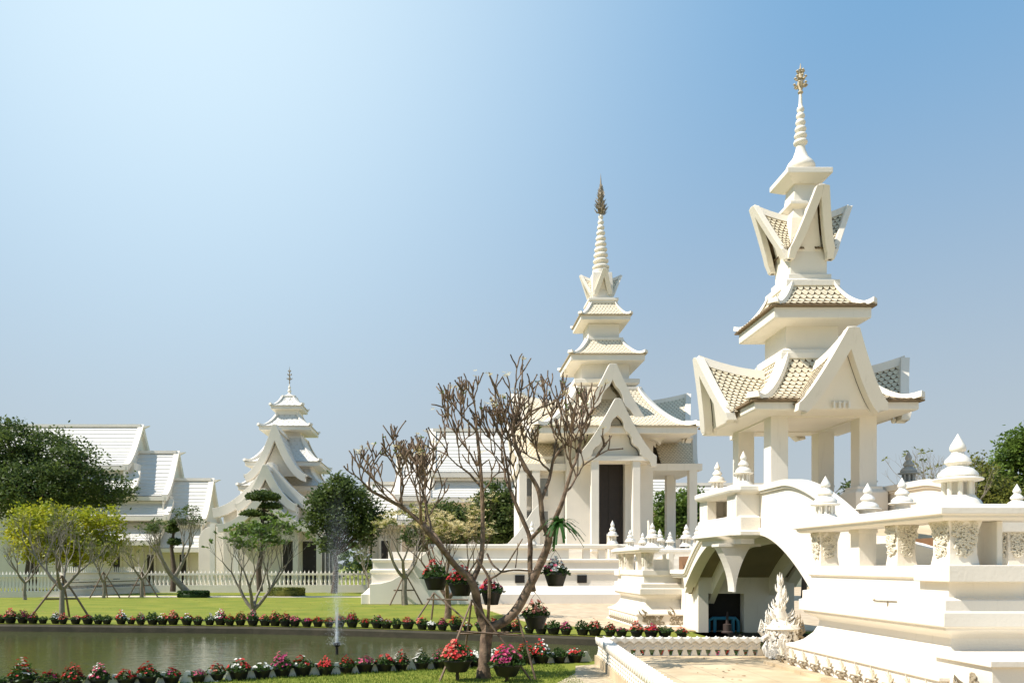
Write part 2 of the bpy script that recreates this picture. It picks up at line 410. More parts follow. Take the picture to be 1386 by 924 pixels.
# ------------------------------------------------------------------ ground, pond, paving
FAR = [(-400, 60), (-60, 27), (-26, 23.6), (-12.5, 22.4), (-5, 21.5), (-2, 20.7), (.55, 19.7), (2.87, 18.6), (4.6, 17.9), (5.6, 17.7), (5.95, 18.3), (5.95, 19.45), (8.45, 19.45), (9, 18.5), (400, 18.5)]
NEAR = [(-400, 2), (-60, 8.4), (-9, 10.3), (-5.34, 10.7), (-4.34, 10.92), (-3.6, 11.28), (-2.72, 11.82), (-1.42, 12.38), (-.45, 12.82), (.46, 13.1), (1.3, 13.52), (2.3, 13.85), (2.62, 13.6), (2.62, 13.3), (400, 13.3)]
m = MB()
V = [(x, y, 0) for x, y in FAR] + [(-1500, 3000, 0), (1500, 3000, 0)]
n = len(FAR)
A = [Vector((x, y, 0)) for x, y in FAR]
B = [Vector((x * 3, 45 + abs(x) * .3, 0)) if abs(x) < 100 else Vector((x * 4, 200, 0)) for x, y in FAR]
C_ = [Vector((x * 20, 4000, 0)) for x, y in FAR]
B = [Vector((-1600, 180, 0))] + [Vector((-60 + (i - 1) * 120 / (n - 3), 48, 0)) for i in range(1, n - 1)] + [Vector((1600, 180, 0))]
C_ = [Vector((-5000 + 10000 * i / (n - 1), 4500, 0)) for i in range(n)]
m.rings([A, B, C_], False, closed=False)
struct('lawn', m, GRASS)
m = MB(); A = [Vector((x, y, 0)) for x, y in NEAR]; B = [Vector((x, -60, 0)) for x, y in NEAR]
m.rings([B, A], False, closed=False); struct('near_lawn', m, GRASS)
m = MB(); m.add([(-400, 0, -.2), (400, 0, -.2), (400, 62, -.2), (-400, 62, -.2)], [(0, 1, 2, 3)]); struct('pond_water', m, WATER)
m = MB(); m.add([(-400, 0, -.7), (400, 0, -.7), (400, 62, -.7), (-400, 62, -.7)], [(0, 1, 2, 3)]); struct('pond_bed', m, BANKM)
m = MB()
for L, s in ((FAR, -1), (NEAR, 1)):
    for i in range(len(L) - 1):
        if abs(L[i][0]) > 100 and abs(L[i + 1][0]) > 100: continue
    A = [Vector((x, y, -.012)) for x, y in L]; B = [Vector((x, y + s * .10, -.06)) for x, y in L]; D = [Vector((x, y + s * .13, -.7)) for x, y in L]
    m.rings([A, B, D], False, closed=False)
struct('pond_bank', m, BANKM)
def terrain_slab(name, poly, z0, z1, mt):
    mb = MB(); mb.prism([(x, y, z0) for x, y in poly], (0, 0, z1 - z0)); return struct(name, mb, mt)
terrain_slab('terrace_paving', [(1.75, -20), (60, -20), (60, 13.22), (2.46, 13.22), (2.42, 12.2), (2.1, 7.6)], -.6, .15, PAVE)
terrain_slab('plaza_paving', [(2.05, 25.2), (2.4, 22.8), (3.9, 20.8), (5.0, 19.9), (5.95, 19.7), (9, 19.7), (60, 19.7), (60, 60), (-4, 60), (-3.6, 36), (.9, 35.4)], -.3, .03, PAVE2)
terrain_slab('garden_path', [(-60, 42.3), (-3.5, 40.6), (-3.5, 42.2), (-60, 44.2)], -.2, .02, PATHM)
terrain_slab('gravel_strip', [(1.35, 9.0), (1.45, 10.8), (1.95, 12.0), (2.1, 12.9), (2.46, 13.1), (2.46, 9)], -.1, .012, mat('pale_gravel', (.62, .52, .36), .9, .5, 22, 1, 60, second=(.3, .24, .15)))

# grass blades close to the camera
m = MB(); rd = random.Random(3)
for i in range(26000):
    y = rd.uniform(9.9, 13.1); x = rd.uniform(-6.4, 1.9)
    k_ = next(q for q in range(len(NEAR)) if NEAR[q][0] > x); (xa_, ya_), (xb_, yb_) = NEAR[k_ - 1], NEAR[k_]
    if y > ya_ + (yb_ - ya_) * (x - xa_) / (xb_ - xa_) - .3: continue
    h = rd.uniform(.02, .05); a = rd.uniform(0, 3.14); dx, dy = .006 * math.cos(a), .006 * math.sin(a); lx, ly = rd.uniform(-.02, .02), rd.uniform(-.02, .02)
    m.add([(x - dx, y - dy, 0), (x + dx, y + dy, 0), (x + lx, y + ly, h)], [(0, 1, 2)])
tag(m.build('grass', BLADE), 'short green grass on the near lawn in front of the flower pots', 'grass', kind='stuff')

# ------------------------------------------------------------------ stepped temple terraces either side of the bridge
XT = 5.05
BASEP = [(.16, 0), (.16, .03), (.10, .05), (.10, .29), (.13, .30), (.13, .34), (.05, .36), (-.05, .42), (-.14, .52), (-.19, .63), (-.2, .70), (-.16, .74), (-.05, .79), (-.05, .82), (0, .83), (0, .975),
         (-.035, .985), (-.035, 1.10), (-.12, 1.12), (-.12, 1.30), (-.085, 1.32), (-.085, 1.45)]
def palmette(mb, T, s):
    """stucco palmette over a bracket; T(u, v, lift), s size"""
    for k in range(-3, 4):
        a = k * .5; L = s * (.46 - .03 * abs(k))
        p = [T(math.sin(a) * L * t, s * .42 + math.cos(a) * L * t * (1 if abs(k) < 3 else .6), .012 + .05 * t * t * s * 1.5) for t in (0, .35, .7, 1)]
        mb.tube(p, [s * .022, s * .042, s * .035, s * .006], 5)
    mb.tube([T(-s * .33, s * .40, .03), T(s * .33, s * .40, .03)], s * .035, 5, m=1)
    for sg in (-1, 1):
        mb.tube([T(sg * s * (.30 - .22 * t) + sg * .05 * s * math.sin(t * 9), s * (.36 - .36 * t), .03 + .02 * math.sin(t * 7)) for t in (0, .2, .4, .6, .8, 1)], [s * .035, s * .045, s * .035, s * .035, s * .025, s * .01], 5, m=1)
    mb.tube([T(0, s * .36, .03), T(0, s * .02, .03)], [s * .06, s * .02], 5, m=1)
    for sg in (-1, 1):
        mb.tube([T(sg * s * .12 + sg * s * .07 * math.cos(q), s * .24 + s * .07 * math.sin(q), .04) for q in (0, 1, 2, 3, 4, 5)], s * .022, 4, m=1)
CREAMD = mat('aged_relief', (.34, .28, .19), .8, .25, 14, .5, 60, stain=.4)
def flame_antefix(parent, p, h, lean, m_=WHITE2, n=9, seed=4, name='antefix'):
    mb = MB(); rd = random.Random(seed); p = Vector(p)
    for i in range(n):
        a = rd.uniform(0, 6.28); r = h * .32 * rd.random() ** .5; hh = h * (1 - .6 * r / (h * .32)) * rd.uniform(.7, 1.05)
        q = p + Vector((math.cos(a) * r, math.sin(a) * r, 0))
        c = [q + Vector((math.cos(a) * .12 * h * math.sin(t * 4) + lean[0] * t * t * h, math.sin(a) * .12 * h * math.sin(t * 4) + lean[1] * t * t * h, hh * t)) for t in (0, .25, .5, .75, 1)]
        mb.tube(c, [h * .06, h * .085, h * .07, h * .04, h * .004], 5)
    return mb.build(name, m_, parent, smooth=60)
def terrace(label, mirror, z0, seed):
    """plan built for the near side, mirrored about the middle of the bridge for the far side"""
    My = (lambda y: 32.4 - y) if mirror else (lambda y: y)
    def mp(poly):
        q = [(x, My(y)) for x, y in poly]; return q[::-1] if mirror else q
    root = thing('temple_terrace', (XT, My(9.8), z0), label, 'terrace', 'stepped terraces at the ends of the bridge')
    yS = 8.2; yN = 11.55
    P = mp([(XT, yS), (12 if not mirror else 8.6, yS), (12 if not mirror else 8.6, yN), (XT, yN)])
    MB().sweep(P, [(o, z + z0) for o, z in BASEP]).build('base', WHITE, root, bevel=.008)
    # square plinth block at the corner, upper recess slab
    b = MB()
    def bx(x0, x1, y0, y1, za, zb):
        ya, yb = sorted((My(y0), My(y1))); b.box(x0, x1, ya, yb, z0 + za, z0 + zb)
    bx(XT + .04, XT + .9, yS - .02, yS + .6, 1.285, 1.455)
    if not mirror:
        bx(XT - .02, XT + 6, 7.45, yS + .1, 0, .52); bx(XT - .06, XT + 6, 7.41, yS + .1, .52, .58)
    b.build('plinth_block', WHITE, root, bevel=.008)
    # balustrade rail
    zr = z0 + 1.45
    for name, poly, z in (('rail', [(XT + .02, yS + .03), (11.9 if not mirror else 8.5, yS + .03), (11.9 if not mirror else 8.5, yS + .45), (XT + .44, yS + .45), (XT + .44, yN), (XT + .02, yN)], zr + .46),):
        MB().sweep(mp(poly), [(.0, z), (.035, z + .025), (.035, z + .05), (.07, z + .06), (.07, z + .125), (.03, z + .135), (.0, z + .165)]).build(name, WHITE, root, bevel=.006)
    # posts: carved and plain
    def post(x, y, wd, carved=True, hh=.46, sd_=1):
        y = My(y); f = MB()
        if carved:
            f.rings([[(x - w_, y - w_, z), (x + w_, y - w_, z), (x + w_, y + w_, z), (x - w_, y + w_, z)] for w_, z in
                     ((wd * .47, zr), (wd * .42, zr + .12), (wd * .42, zr + hh * .7), (wd * .52, zr + hh + .002))])
        else: f.box(x - wd * .5, x + wd * .5, y - wd * .5, y + wd * .5, zr, zr + hh - .03); f.box(x - wd * .55, x + wd * .55, y - wd * .55, y + wd * .55, zr + hh - .05, zr + hh + .002)
        o = f.build('post', WHITE, root, bevel=.006)
        if carved:
            g = MB(); W2 = wd * .96
            relief(g, lambda u, v, l: Vector((x - W2 / 2 + u, y - wd * .45 - l - .01 * v / hh, zr + hh * .98 - hh * .78 + v * .78)), W2, hh, 85, .0085, sd_ + 1)
            relief(g, lambda u, v, l: Vector((x - wd * .45 - l - .01 * v / hh, y - W2 / 2 + u, zr + hh * .98 - hh * .78 + v * .78)), W2, hh, 85, .0085, sd_ + 2)
            g.build('carving', CREAM, o, smooth=60)
        return o
    post(XT + .26, 11.3, .28, sd_=seed); post(XT + .3, 10.35, .22, False); post(XT + .22, 9.35, .25, sd_=seed + 5)
    post(XT + .3, 8.5, .34, sd_=seed + 9); post(XT + 1.5, 9.37, .25, sd_=seed + 12) if not mirror else post(XT + 1.6, 8.5, .25, sd_=seed + 12)
    post(XT + .62, 9.0, .05, False)
    if mirror: post(XT + .95, 8.5, .25, sd_=seed + 20)
    if not mirror:
        MB().box(XT + .75, XT + 6, 9.2, 9.55, zr + .38, zr + .52).build('inner_rail', WHITE, root, bevel=.01)
        MB().box(XT + .64, XT + .70, 8.35, 9.2, zr, zr + .46).build('side_panel', WHITE, root, bevel=.01)
    # stair parapet seen between the posts
    s_ = MB(); yy = [8.9, 9.4, 10.0, 10.7, 11.5]; zz_ = [.02, .12, .25, .36, .42]
    s_.strip([(XT + .75, My(y), zr + z + .02) for y, z in zip(yy, zz_)], [(XT + .75, My(y), zr - .05) for y in yy], (.12, 0, 0))
    s_.build('stair_parapet', WHITE, root)
    MB().box(XT + 1.3, XT + 1.34, *sorted((My(10.5), My(12.0))), zr - .02, zr + .36).build('timber_screen', BROWN, root)
    # ornament strip along the foot
    if not mirror:
        for i in range(11):
            y = 12.0 - .2 - i * .355 + .02
            if y < yS: break
            g = MB(); palmette(g, lambda u, v, l, y=y: Vector((XT - .11 - l, y + u, z0 + .01 + v)), .33)
            g.build('palmette', [CREAM, CREAMD], root, smooth=60)
        MB().box(XT - .30, XT - .10, 7.0, 12.05, z0 - .1, z0 + .045).build('kerb', PAVE, root)
        g = MB(); relief(g, lambda u, v, l: Vector((XT - .20 + u * .5 - l, 7.35 + u, z0 + v)), .5, .42, 60, .016, 31, False)
        g.build('corner_scroll', CREAMD, root, smooth=60)
        flame_antefix(root, (XT - .12, 7.75, z0 + .1), .42, (-.1, .1), CREAMD, 10, 8)
        # small tap rail on the west face
        t = MB(); t.tube([(XT + .025, 9.1, z0 + 1.05), (XT + .025, 9.55, z0 + 1.04)], .005, 6); t.box(XT + .02, XT + .03, 9.28, 9.29, z0 + .94, z0 + 1.05); t.ball((XT + .02, 9.57, z0 + 1.05), .018)
        t.build('bracket', GREYM, root)
    else:
        for k, xx in enumerate((XT + .1, XT + .85)):
            flame_antefix(root, (xx - .02, My(yS) + .0 if False else My(yN) - .14, z0 + .3), .30, (-.4, 0), GREYM if False else CREAMD, 5, 11 + k)
        g = MB(); yf = My(yN) - .13
        for x0_, x1_ in ((XT + .05, XT + .62), (XT + .72, XT + 1.45)):
            relief(g, lambda u, v, l, x0_=x0_: Vector((x0_ + u, yf + .04 - l, z0 + .06 + v)), x1_ - x0_, .24, 60, .014, int(x0_ * 10), False)
        g.build('scroll_relief', CREAMD, root, smooth=60)
        g = MB()
        for i in range(12):
            y = My(yN) + .1 + i * .27
            palmette(g, lambda u, v, l, y=y: Vector((XT - .11 - l, y + u, z0 + .01 + v)), .28)
        g.build('palmette_band', [CREAM, CREAMD], root, smooth=60)
    return root, My, zr
near_t, My0, ZR = terrace('near stepped white terrace with carved posts and a row of palmettes along its foot', False, .15, 5)
finial(near_t, (XT + .24, 11.25, ZR + .62), .62)
finial(near_t, (XT + .30, 8.45, ZR + .62), .75, wd=.47)
finial(near_t, (XT + 1.55, 9.35, ZR + .52), .42)
finial(near_t, (XT + 1.32, 12.2, ZR + .62), .62, False)
finial(near_t, (XT + 1.95, 12.4, ZR + .72), .62, False)
far_t, My1, ZR1 = terrace('far stepped white terrace beyond the bridge arch with small lantern finials', True, .03, 40)
for px, Y, h in ((870, 24.0, .5), (907, 23.2, .5), (853, 23.6, .58), (883, 21.25, .66), (893, 22.6, .55), (929, 21.3, .62), (944, 21.9, .62)):
    finial(far_t, ((px - PX0) * Y / FPX, Y, ZR1 + .62), h * .95)

# ------------------------------------------------------------------ bridge
YC = 16.2; XW = 5.89; XE = 8.31
br = thing('arched_bridge', (7.1, YC, 0), 'white arched footbridge over the pond with a jutting side balcony', 'bridge')
def ztop(d): return 3.08 if d < 2.2 else 3.08 - .92 * ((d - 2.2) / 2.4) ** 1.6
def zlow(d): return 2.2 if d < 1.0 else 2.2 - 1.14 * ((d - 1.0) / 2.5) ** 1.8
ys = [YC + (-4.7 + 9.4 * i / 60) for i in range(61)]
ys0 = ys
for xx, nm in ((XW, 'parapet_wall'), (XE, 'parapet_wall')):
    ys = ys0 if xx == XW else [y for y in ys0 if y > 13.35]
    zt_ = (lambda y: ztop(abs(y - YC)) if (xx != XW or y < 17.5) else max(min(ztop(abs(y - YC)), zlow(abs(y - YC)) + .42 + .5 * max(0, 17.8 - y)), 1.5))
    m = MB(); top = [(xx, y, zt_(y) - .1) for y in ys]
    bot = [(xx, y, zlow(abs(y - YC)) if abs(y - YC) < 3.55 else (max(.1, zlow(3.55) - (abs(y - YC) - 3.55) * 1.5) if abs(y - YC) < 3.75 or y < YC else 1.3)) for y in ys]
    m.strip(top, bot, (.16, 0, 0)); wl = m.build(nm, WHITE, br)
    m = MB(); x0 = xx - .07
    m.strip([(x0, y, zt_(y)) for y in ys], [(x0, y, zt_(y) - .11) for y in ys], (.30, 0, 0))
    m.strip([(x0 + .03, y, zt_(y) - .11) for y in ys], [(x0 + .03, y, zt_(y) - .15) for y in ys], (.24, 0, 0))
    m.build('coping', WHITE, br, bevel=.012)
    m = MB(); yl = [y for y in ys if abs(y - YC) < 3.6]
    m.strip([(xx - .05, y, zlow(abs(y - YC)) + .10) for y in yl], [(xx - .05, y, zlow(abs(y - YC)) - .03) for y in yl], (.26, 0, 0))
    m.build('arch_moulding', WHITE, br, bevel=.008)
ys = ys0
dk = lambda y: ztop(abs(y - YC)) - .62 if y < 17.5 else max(min(ztop(abs(y - YC)) - .62, zlow(abs(y - YC)) + .3), 1.4)
m = MB(); m.strip([(XW + .1, y, dk(y)) for y in ys], [(XE, y, dk(y)) for y in ys], (0, 0, -.12)); m.build('deck', PAVE, br)
m = MB(); yl = [YC + (-3.8 + 7.6 * i / 50) for i in range(51)]
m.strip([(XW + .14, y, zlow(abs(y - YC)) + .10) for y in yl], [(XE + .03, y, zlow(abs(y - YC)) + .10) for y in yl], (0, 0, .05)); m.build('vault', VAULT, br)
for x_ in (XW + .55, XE - .5):
    m = MB(); m.strip([(x_, y, zlow(abs(y - YC)) + .12) for y in yl], [(x_, y, zlow(abs(y - YC)) - .16 - .05 * abs(y - YC)) for y in yl], (.14, 0, 0)); m.build('rib', WHITE, br)
# abutments: far one holds the pump opening
m = MB(); ya, yb = 19.5, 20.5
m.box(6.12, 6.36, ya, yb, -.4, 1.5); m.box(7.22, 8.42, ya, yb, -.4, 1.5); m.box(6.361, 7.219, ya, yb, .93, 1.5); m.box(6.12, 8.42, 20.52, 20.9, -.4, 1.5)
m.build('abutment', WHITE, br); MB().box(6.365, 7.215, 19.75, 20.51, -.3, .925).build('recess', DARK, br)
m = MB(); m.box(5.95, 8.25, 11.6, 12.55, -.4, 1.3); m.build('abutment', WHITE, br)
# balconies both sides with corbels
for sg, xo in ((1, XW), (-1, XE + .16)):
    bo = None
    def X(d): return xo - sg * d
    def plan(d, y0, y1, c=.16):
        p = [(X(-.05), y0), (X(d - c), y0), (X(d), y0 + c), (X(d), y1 - c), (X(d - c), y1), (X(-.05), y1)]
        return p[::-1] if sg > 0 else p
    b = MB()
    b.sweep(plan(.56, 15.0, 17.4), [(-.14, 2.0), (-.14, 2.1), (.02, 2.16), (.02, 2.235), (0, 2.24), (-.06, 2.25), (-.06, 2.50), (-.1, 2.53)])
    bal = b.build('balcony', WHITE, br, bevel=.008)
    b = MB(); b.sweep(plan(.56, 15.0, 17.4), [(-.13, 2.92), (-.05, 2.955), (-.02, 2.96), (.0, 3.0), (.0, 3.07), (-.05, 3.10)]); b.build('coping', WHITE, bal, bevel=.008)
    b = MB()
    for (x0, x1, y0, y1) in ((-.05, .44, 15.12, 15.3), (-.05, .44, 17.1, 17.28), (.25, .44, 15.31, 15.62), (.25, .44, 16.78, 17.09)):
        a_, c_ = sorted((X(x0), X(x1))); b.box(a_, c_, y0, y1, 2.5, 2.93)
    b.build('post', WHITE, bal, bevel=.008)
    for y0, hh in ((15.25, .60), (16.7, .58)):
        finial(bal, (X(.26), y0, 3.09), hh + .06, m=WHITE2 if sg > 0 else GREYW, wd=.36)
    # pointed corbel with concave sides
    for yq in (15.4,):
        N = 10; L_ = [(X(.50) if sg > 0 else X(.5), 0)]; A_ = []; B_ = []
        for i in range(N + 1):
            t = i / N; half = .31 * (1 - t) ** 1.9 + .014; zc = 2.02 - .92 * t; c0 = .36
            A_.append((X(c0 + half), yq, zc)); B_.append((X(c0 - half), yq, zc))
        g = MB(); g.strip(A_, B_, (0, .34, 0)); g.build('corbel', WHITE, bal)
        g = MB(); g.box(*sorted((X(-.12), X(.68))), yq - .03, yq + .38, 1.96, 2.01); g.build('corbel_cap', WHITE, bal)
t = MB(); t.tube([(6.4, 19.6, -.2), (6.4, 19.6, .28), (6.5, 19.62, .33), (7.05, 19.62, .33), (7.12, 19.62, .25), (7.12, 19.62, -.2)], .045, 8)
t.tube([(6.55, 19.6, .33), (6.55, 19.6, -.2)], .04, 8); t.tube([(6.98, 19.58, .33), (6.98, 19.58, -.2)], .04, 8)
tag(t.build('water_pipe', BLUE, smooth=50), 'bright blue pump pipes in the dark opening under the bridge', 'pipe')
t = MB(); t.lathe([(.14, -.2), (.14, .02), (.1, .05), (.1, .2), (.04, .22), (.02, .5)], 6.78, 19.4, 12)
tag(t.build('pond_pump', mat('pump_housing', (.05, .035, .03), .6), smooth=40), 'dark pond pump standing behind the blue pipes', 'pump')

# ------------------------------------------------------------------ pavilion on the bridge
pv = thing('bridge_pavilion', (7.12, YC, 2.45), 'open white pavilion with tiled tiers and tall spire standing on the bridge', 'pavilion')
cx, cy = 7.12, YC
for dx in (-1, 1):
    for dy in (-1, 1):
        x, y = cx + dx * .83, cy + dy * .83
        m = MB(); m.sq([(.165, 2.4), (.165, 4.5)], x, y); c_ = m.build('column', WHITE, pv, bevel=.01)
        m = MB(); m.sq([(.30, 2.4), (.30, 2.96), (.27, 3.0), (.24, 3.02), (.24, 3.08)], x, y); m.build('plinth', WHITE, c_, bevel=.008)
m = MB()
for a, b_ in ((.99, .66),):
    m.box(cx - a, cx + a, cy - a, cy - b_, 4.36, 4.46); m.box(cx - a, cx + a, cy + b_, cy + a, 4.36, 4.46)
    m.box(cx - a, cx - b_, cy - b_, cy + b_, 4.36, 4.46); m.box(cx + b_, cx + a, cy - b_, cy + b_, 4.36, 4.46)
m.build('beam', WHITE, pv)
MB().box(cx - .65, cx + .65, cy - .65, cy + .65, 4.5, 4.56).build('ceiling', mat('timber_ceiling', (.33, .24, .13), .7, .2, 5), pv)
def soffit(root, cx, cy, h, hi, z, z2):
    m = MB(); m.rings([[(cx - a, cy - a, q), (cx + a, cy - a, q), (cx + a, cy + a, q), (cx - a, cy + a, q)] for a, q in ((hi, z2), (h, z), (h, z + .02), (hi, z2 + .02))], False); m.build('soffit', WHITE, root)
hip_roof(pv, cx, cy, 4.60, 1.54, 5.62, .60, 1.75, fascia=.17, shaft=.7, ridge=.10, tw=.125, th=.10)
for k in range(4): arm(pv, cx, cy, k, .75, 1.68, 2.04, .79, 4.50, 5.72, 5.42, 1.27, th=.235, bd=.17, foot=.14, tw=.125, trh=.10, flat=.10, over=.10)
MB().sq([(.51, 5.5), (.51, 6.42)], cx, cy).build('shaft', WHITE, pv, bevel=.01)
m = MB(); m.sq([(.63, 5.60), (.63, 5.73), (.57, 5.77)], cx, cy); m.build('moulding', WHITE, pv, bevel=.01)
hip_roof(pv, cx + .02, cy, 6.50, .965, 7.06, .46, 1.8, fascia=.24, shaft=.50, ridge=.085, tw=.125, th=.10)
m = MB(); m.sq([(.47, 7.06), (.47, 7.14), (.42, 7.16), (.42, 7.26)], cx, cy); m.sq([(.36, 7.2), (.36, 7.8)], cx, cy); m.build('moulding', WHITE, pv, bevel=.01)
for k in range(4): arm(pv, cx, cy, k, .10, .50, .93, .43, 7.74, 8.72, 8.48, 1.22, th=.165, bd=.12, foot=.20, tw=.11, trh=.085, flat=.12, over=.13, wallz=7.5)
m = MB(); m.sq([(.36, 7.8), (.30, 8.4), (.24, 8.6), (.34, 8.66), (.34, 8.72), (.24, 8.76), (.20, 9.14)], cx, cy); m.sq([(.26, 9.10), (.44, 9.22), (.44, 9.32), (.40, 9.34), (.24, 9.37)], cx, cy); m.build('neck', WHITE, pv, bevel=.008)
def spire(root, cx, cy, z0, z1, z2, r, rings, top, tip_m=GREYM, leafy=False, seed=1):
    """bell at z0, rings up to z1, ornate tip to z2"""
    h = z1 - z0; P = [(r * .55, z0), (r * 1.0, z0 + h * .07), (r * 1.02, z0 + h * .10), (r * .9, z0 + h * .14), (r * .55, z0 + h * .21), (r * .36, z0 + h * .30), (r * .30, z0 + h * .36)]
    zb = z0 + h * .37; zt = z0 + h * .86
    for i in range(rings):
        f = i / rings; q = zb + (zt - zb) * f; d = (zt - zb) / rings; rr = r * (.46 - .26 * f)
        P += [(rr * .72, q), (rr * 1.02, q + d * .2), (rr * 1.08, q + d * .45), (rr * .95, q + d * .7), (rr * .62, q + d * .86)]
    P += [(r * .13, zt + h * .03), (r * .10, z1)]
    m = MB(); m.lathe(P, cx, cy, 18); sp = m.build('spire', WHITE, root, smooth=50)
    m = MB(); rd = random.Random(seed); H = z2 - z1
    m.lathe([(r * .10, z1), (r * .2, z1 + H * .06), (r * .12, z1 + H * .12), (r * .26, z1 + H * .3), (r * .2, z1 + H * .42), (r * .1, z1 + H * .5), (r * .16, z1 + H * .62), (r * .1, z1 + H * .74), (r * .06, z1 + H * .85), (.004, z2)], cx, cy, 8)
    if leafy:
        for i in range(60):
            f = rd.random(); a = rd.uniform(0, 6.28); rr = top * (1 - f) ** .7 * rd.uniform(.6, 1.05); z = z1 + H * (.02 + .65 * f)
            m.tube([(cx, cy, z), (cx + math.cos(a) * rr * .6, cy + math.sin(a) * rr * .6, z + H * .02), (cx + math.cos(a) * rr, cy + math.sin(a) * rr, z + H * .07)], [.02, .025, .004], 4)
    else:
        for lv, (zf, rr) in enumerate(((.28, top), (.52, top * .8), (.72, top * .5))):
            for k in range(6):
                a = k * math.pi / 3 + lv * .5; c, s = math.cos(a), math.sin(a); z = z1 + H * zf
                m.tube([(cx + c * rr * t, cy + s * rr * t, z + H * .1 * (t - 1) ** 2 * (1 if t < 1 else 1) - H * .05 + H * .12 * max(0, t - .6)) for t in (.15, .5, .85, 1.0)], [.018, .022, .02, .012], 5)
                m.ball((cx + c * rr, cy + s * rr, z + H * .03), .035)
    m.build('spire_tip', tip_m, sp, smooth=60)
spire(pv, cx, cy, 9.37, 10.98, 11.6, .27, 6, .12, tip_m=mat('pale_gilt', (.55, .45, .30), .5, .3, 20))
m = MB()
m.tube([(cx - .14, cy - 1.62, 4.52), (cx + .16, cy - 1.62, 4.52)], .012, 6)
for q in (-.12, -.02, .06, .15): m.box(cx + q - .014, cx + q + .014, cy - 1.66, cy - 1.6, 4.42, 4.54)
m.build('bracket', WHITE2, pv)

# ------------------------------------------------------------------ low white lattice fence round the paved court
def lattice_fence():
    root = thing('lattice_fence', (2.5, 13.05, 0), 'low white scalloped lattice fence round the tan paved court', 'fence')
    for (x0, y0), (x1, y1), zb in (((5.1, 13.1), (2.53, 13.1), .15), ((2.53, 13.1), (2.17, 7.7), .0)):
        A = Vector((x0, y0, 0)); D = Vector((x1 - x0, y1 - y0, 0)); L = D.length; D.normalize(); Nn = Vector((-D.y, D.x, 0))
        n = int(L / .15); st = L / n
        def bar(mb, a, b, z0, z1, w_): mb.prism([A + D * a - Nn * w_ + Vector((0, 0, z0)), A + D * b - Nn * w_ + Vector((0, 0, z0)), A + D * b - Nn * w_ + Vector((0, 0, z1)), A + D * a - Nn * w_ + Vector((0, 0, z1))], Nn * 2 * w_)
        r = MB(); bar(r, -.06, L + .02, .395, .44, .075); bar(r, 0, L, .375, .395, .05)
        r.build('top_rail', WHITE2, root, bevel=.006)
        sc_ = MB()
        for i in range(n):
            a = i * st
            for sg in (-1, 1):
                sc_.prism([A + D * a + Nn * (sg * .076) + Vector((0, 0, .40)), A + D * (a + st * .5) + Nn * (sg * .085) + Vector((0, 0, .462)), A + D * (a + st) + Nn * (sg * .076) + Vector((0, 0, .40)), A + D * (a + st * .5) + Nn * (sg * .076) + Vector((0, 0, .35))], Nn * (-.025 * sg))
        sc_.build('scallop_edge', WHITE2, root)
        p = MB(); bar(p, 0, L, .25 if zb else .12, .375, .022)
        for i in range(n):
            a = i * st
            for sg in (-1, 1):
                for q in range(2 if zb else 4):
                    zz_ = .36 - q * .055; b0 = A + Nn * (sg * .03)
                    p.tube([b0 + D * a + Vector((0, 0, zz_)), b0 + D * (a + st / 2) + Vector((0, 0, zz_ - .05)), b0 + D * (a + st) + Vector((0, 0, zz_))], .009, 4)
        p.build('lattice_panel', WHITE2, root)
        for i in range(n + 1):
            a = i * st; lg = MB(); t0 = .26 if zb else .13
            lg.prism([A + D * (a - .055) + Vector((0, 0, zb)) - Nn * .02, A + D * (a + .055) + Vector((0, 0, zb)) - Nn * .02, A + D * (a + .022) + Vector((0, 0, t0)) - Nn * .02, A + D * (a - .022) + Vector((0, 0, t0)) - Nn * .02], Nn * .04)
            lg.build('leg', WHITE2, root)
lattice_fence()

# ornate guardian finial at the court corner
st = thing('guardian_ornament', (5.28, 12.75, .15), 'ornate white flame-shaped sculpture on a scrolled pedestal at the court corner', 'sculpture')
gx, gy = 5.28, 12.75
m = MB(); m.lathe([(.20, .15), (.24, .2), (.27, .3), (.2, .42), (.16, .5), (.24, .58), (.30, .62), (.27, .68)], gx, gy, 14)
relief(m, lambda u, v, l: Vector((gx + (.235 + l) * math.sin((u - .8) * 2.1), gy - (.235 + l) * math.cos((u - .8) * 2.1), .17 + v)), 1.6, .48, 90, .02, 7, False)
m.build('pedestal', WHITE2, st, smooth=60)
m = MB(); m.lathe([(.17, .68), (.11, .76), (.13, .80), (.08, .9), (.10, .94), (.055, 1.04), (.075, 1.08), (.035, 1.18), (.05, 1.22), (.015, 1.32), (.003, 1.5)], gx, gy, 10)
rd = random.Random(5)
for i in range(70):
    f = rd.random() ** 1.2; a = rd.uniform(0, 6.28); rr = .19 * (1 - f) ** 1.3 + .025; z = .60 + f * .78
    c, s = math.cos(a), math.sin(a)
    m.tube([(gx + c * rr * .5, gy + s * rr * .5, z - .03), (gx + c * rr * .95, gy + s * rr * .95, z), (gx + c * rr * 1.25, gy + s * rr * 1.25, z + .04), (gx + c * rr * 1.35, gy + s * rr * 1.35, z + .10)], [.014, .02, .013, .002], 5)
m.build('flame_tower', WHITE2, st, smooth=60)
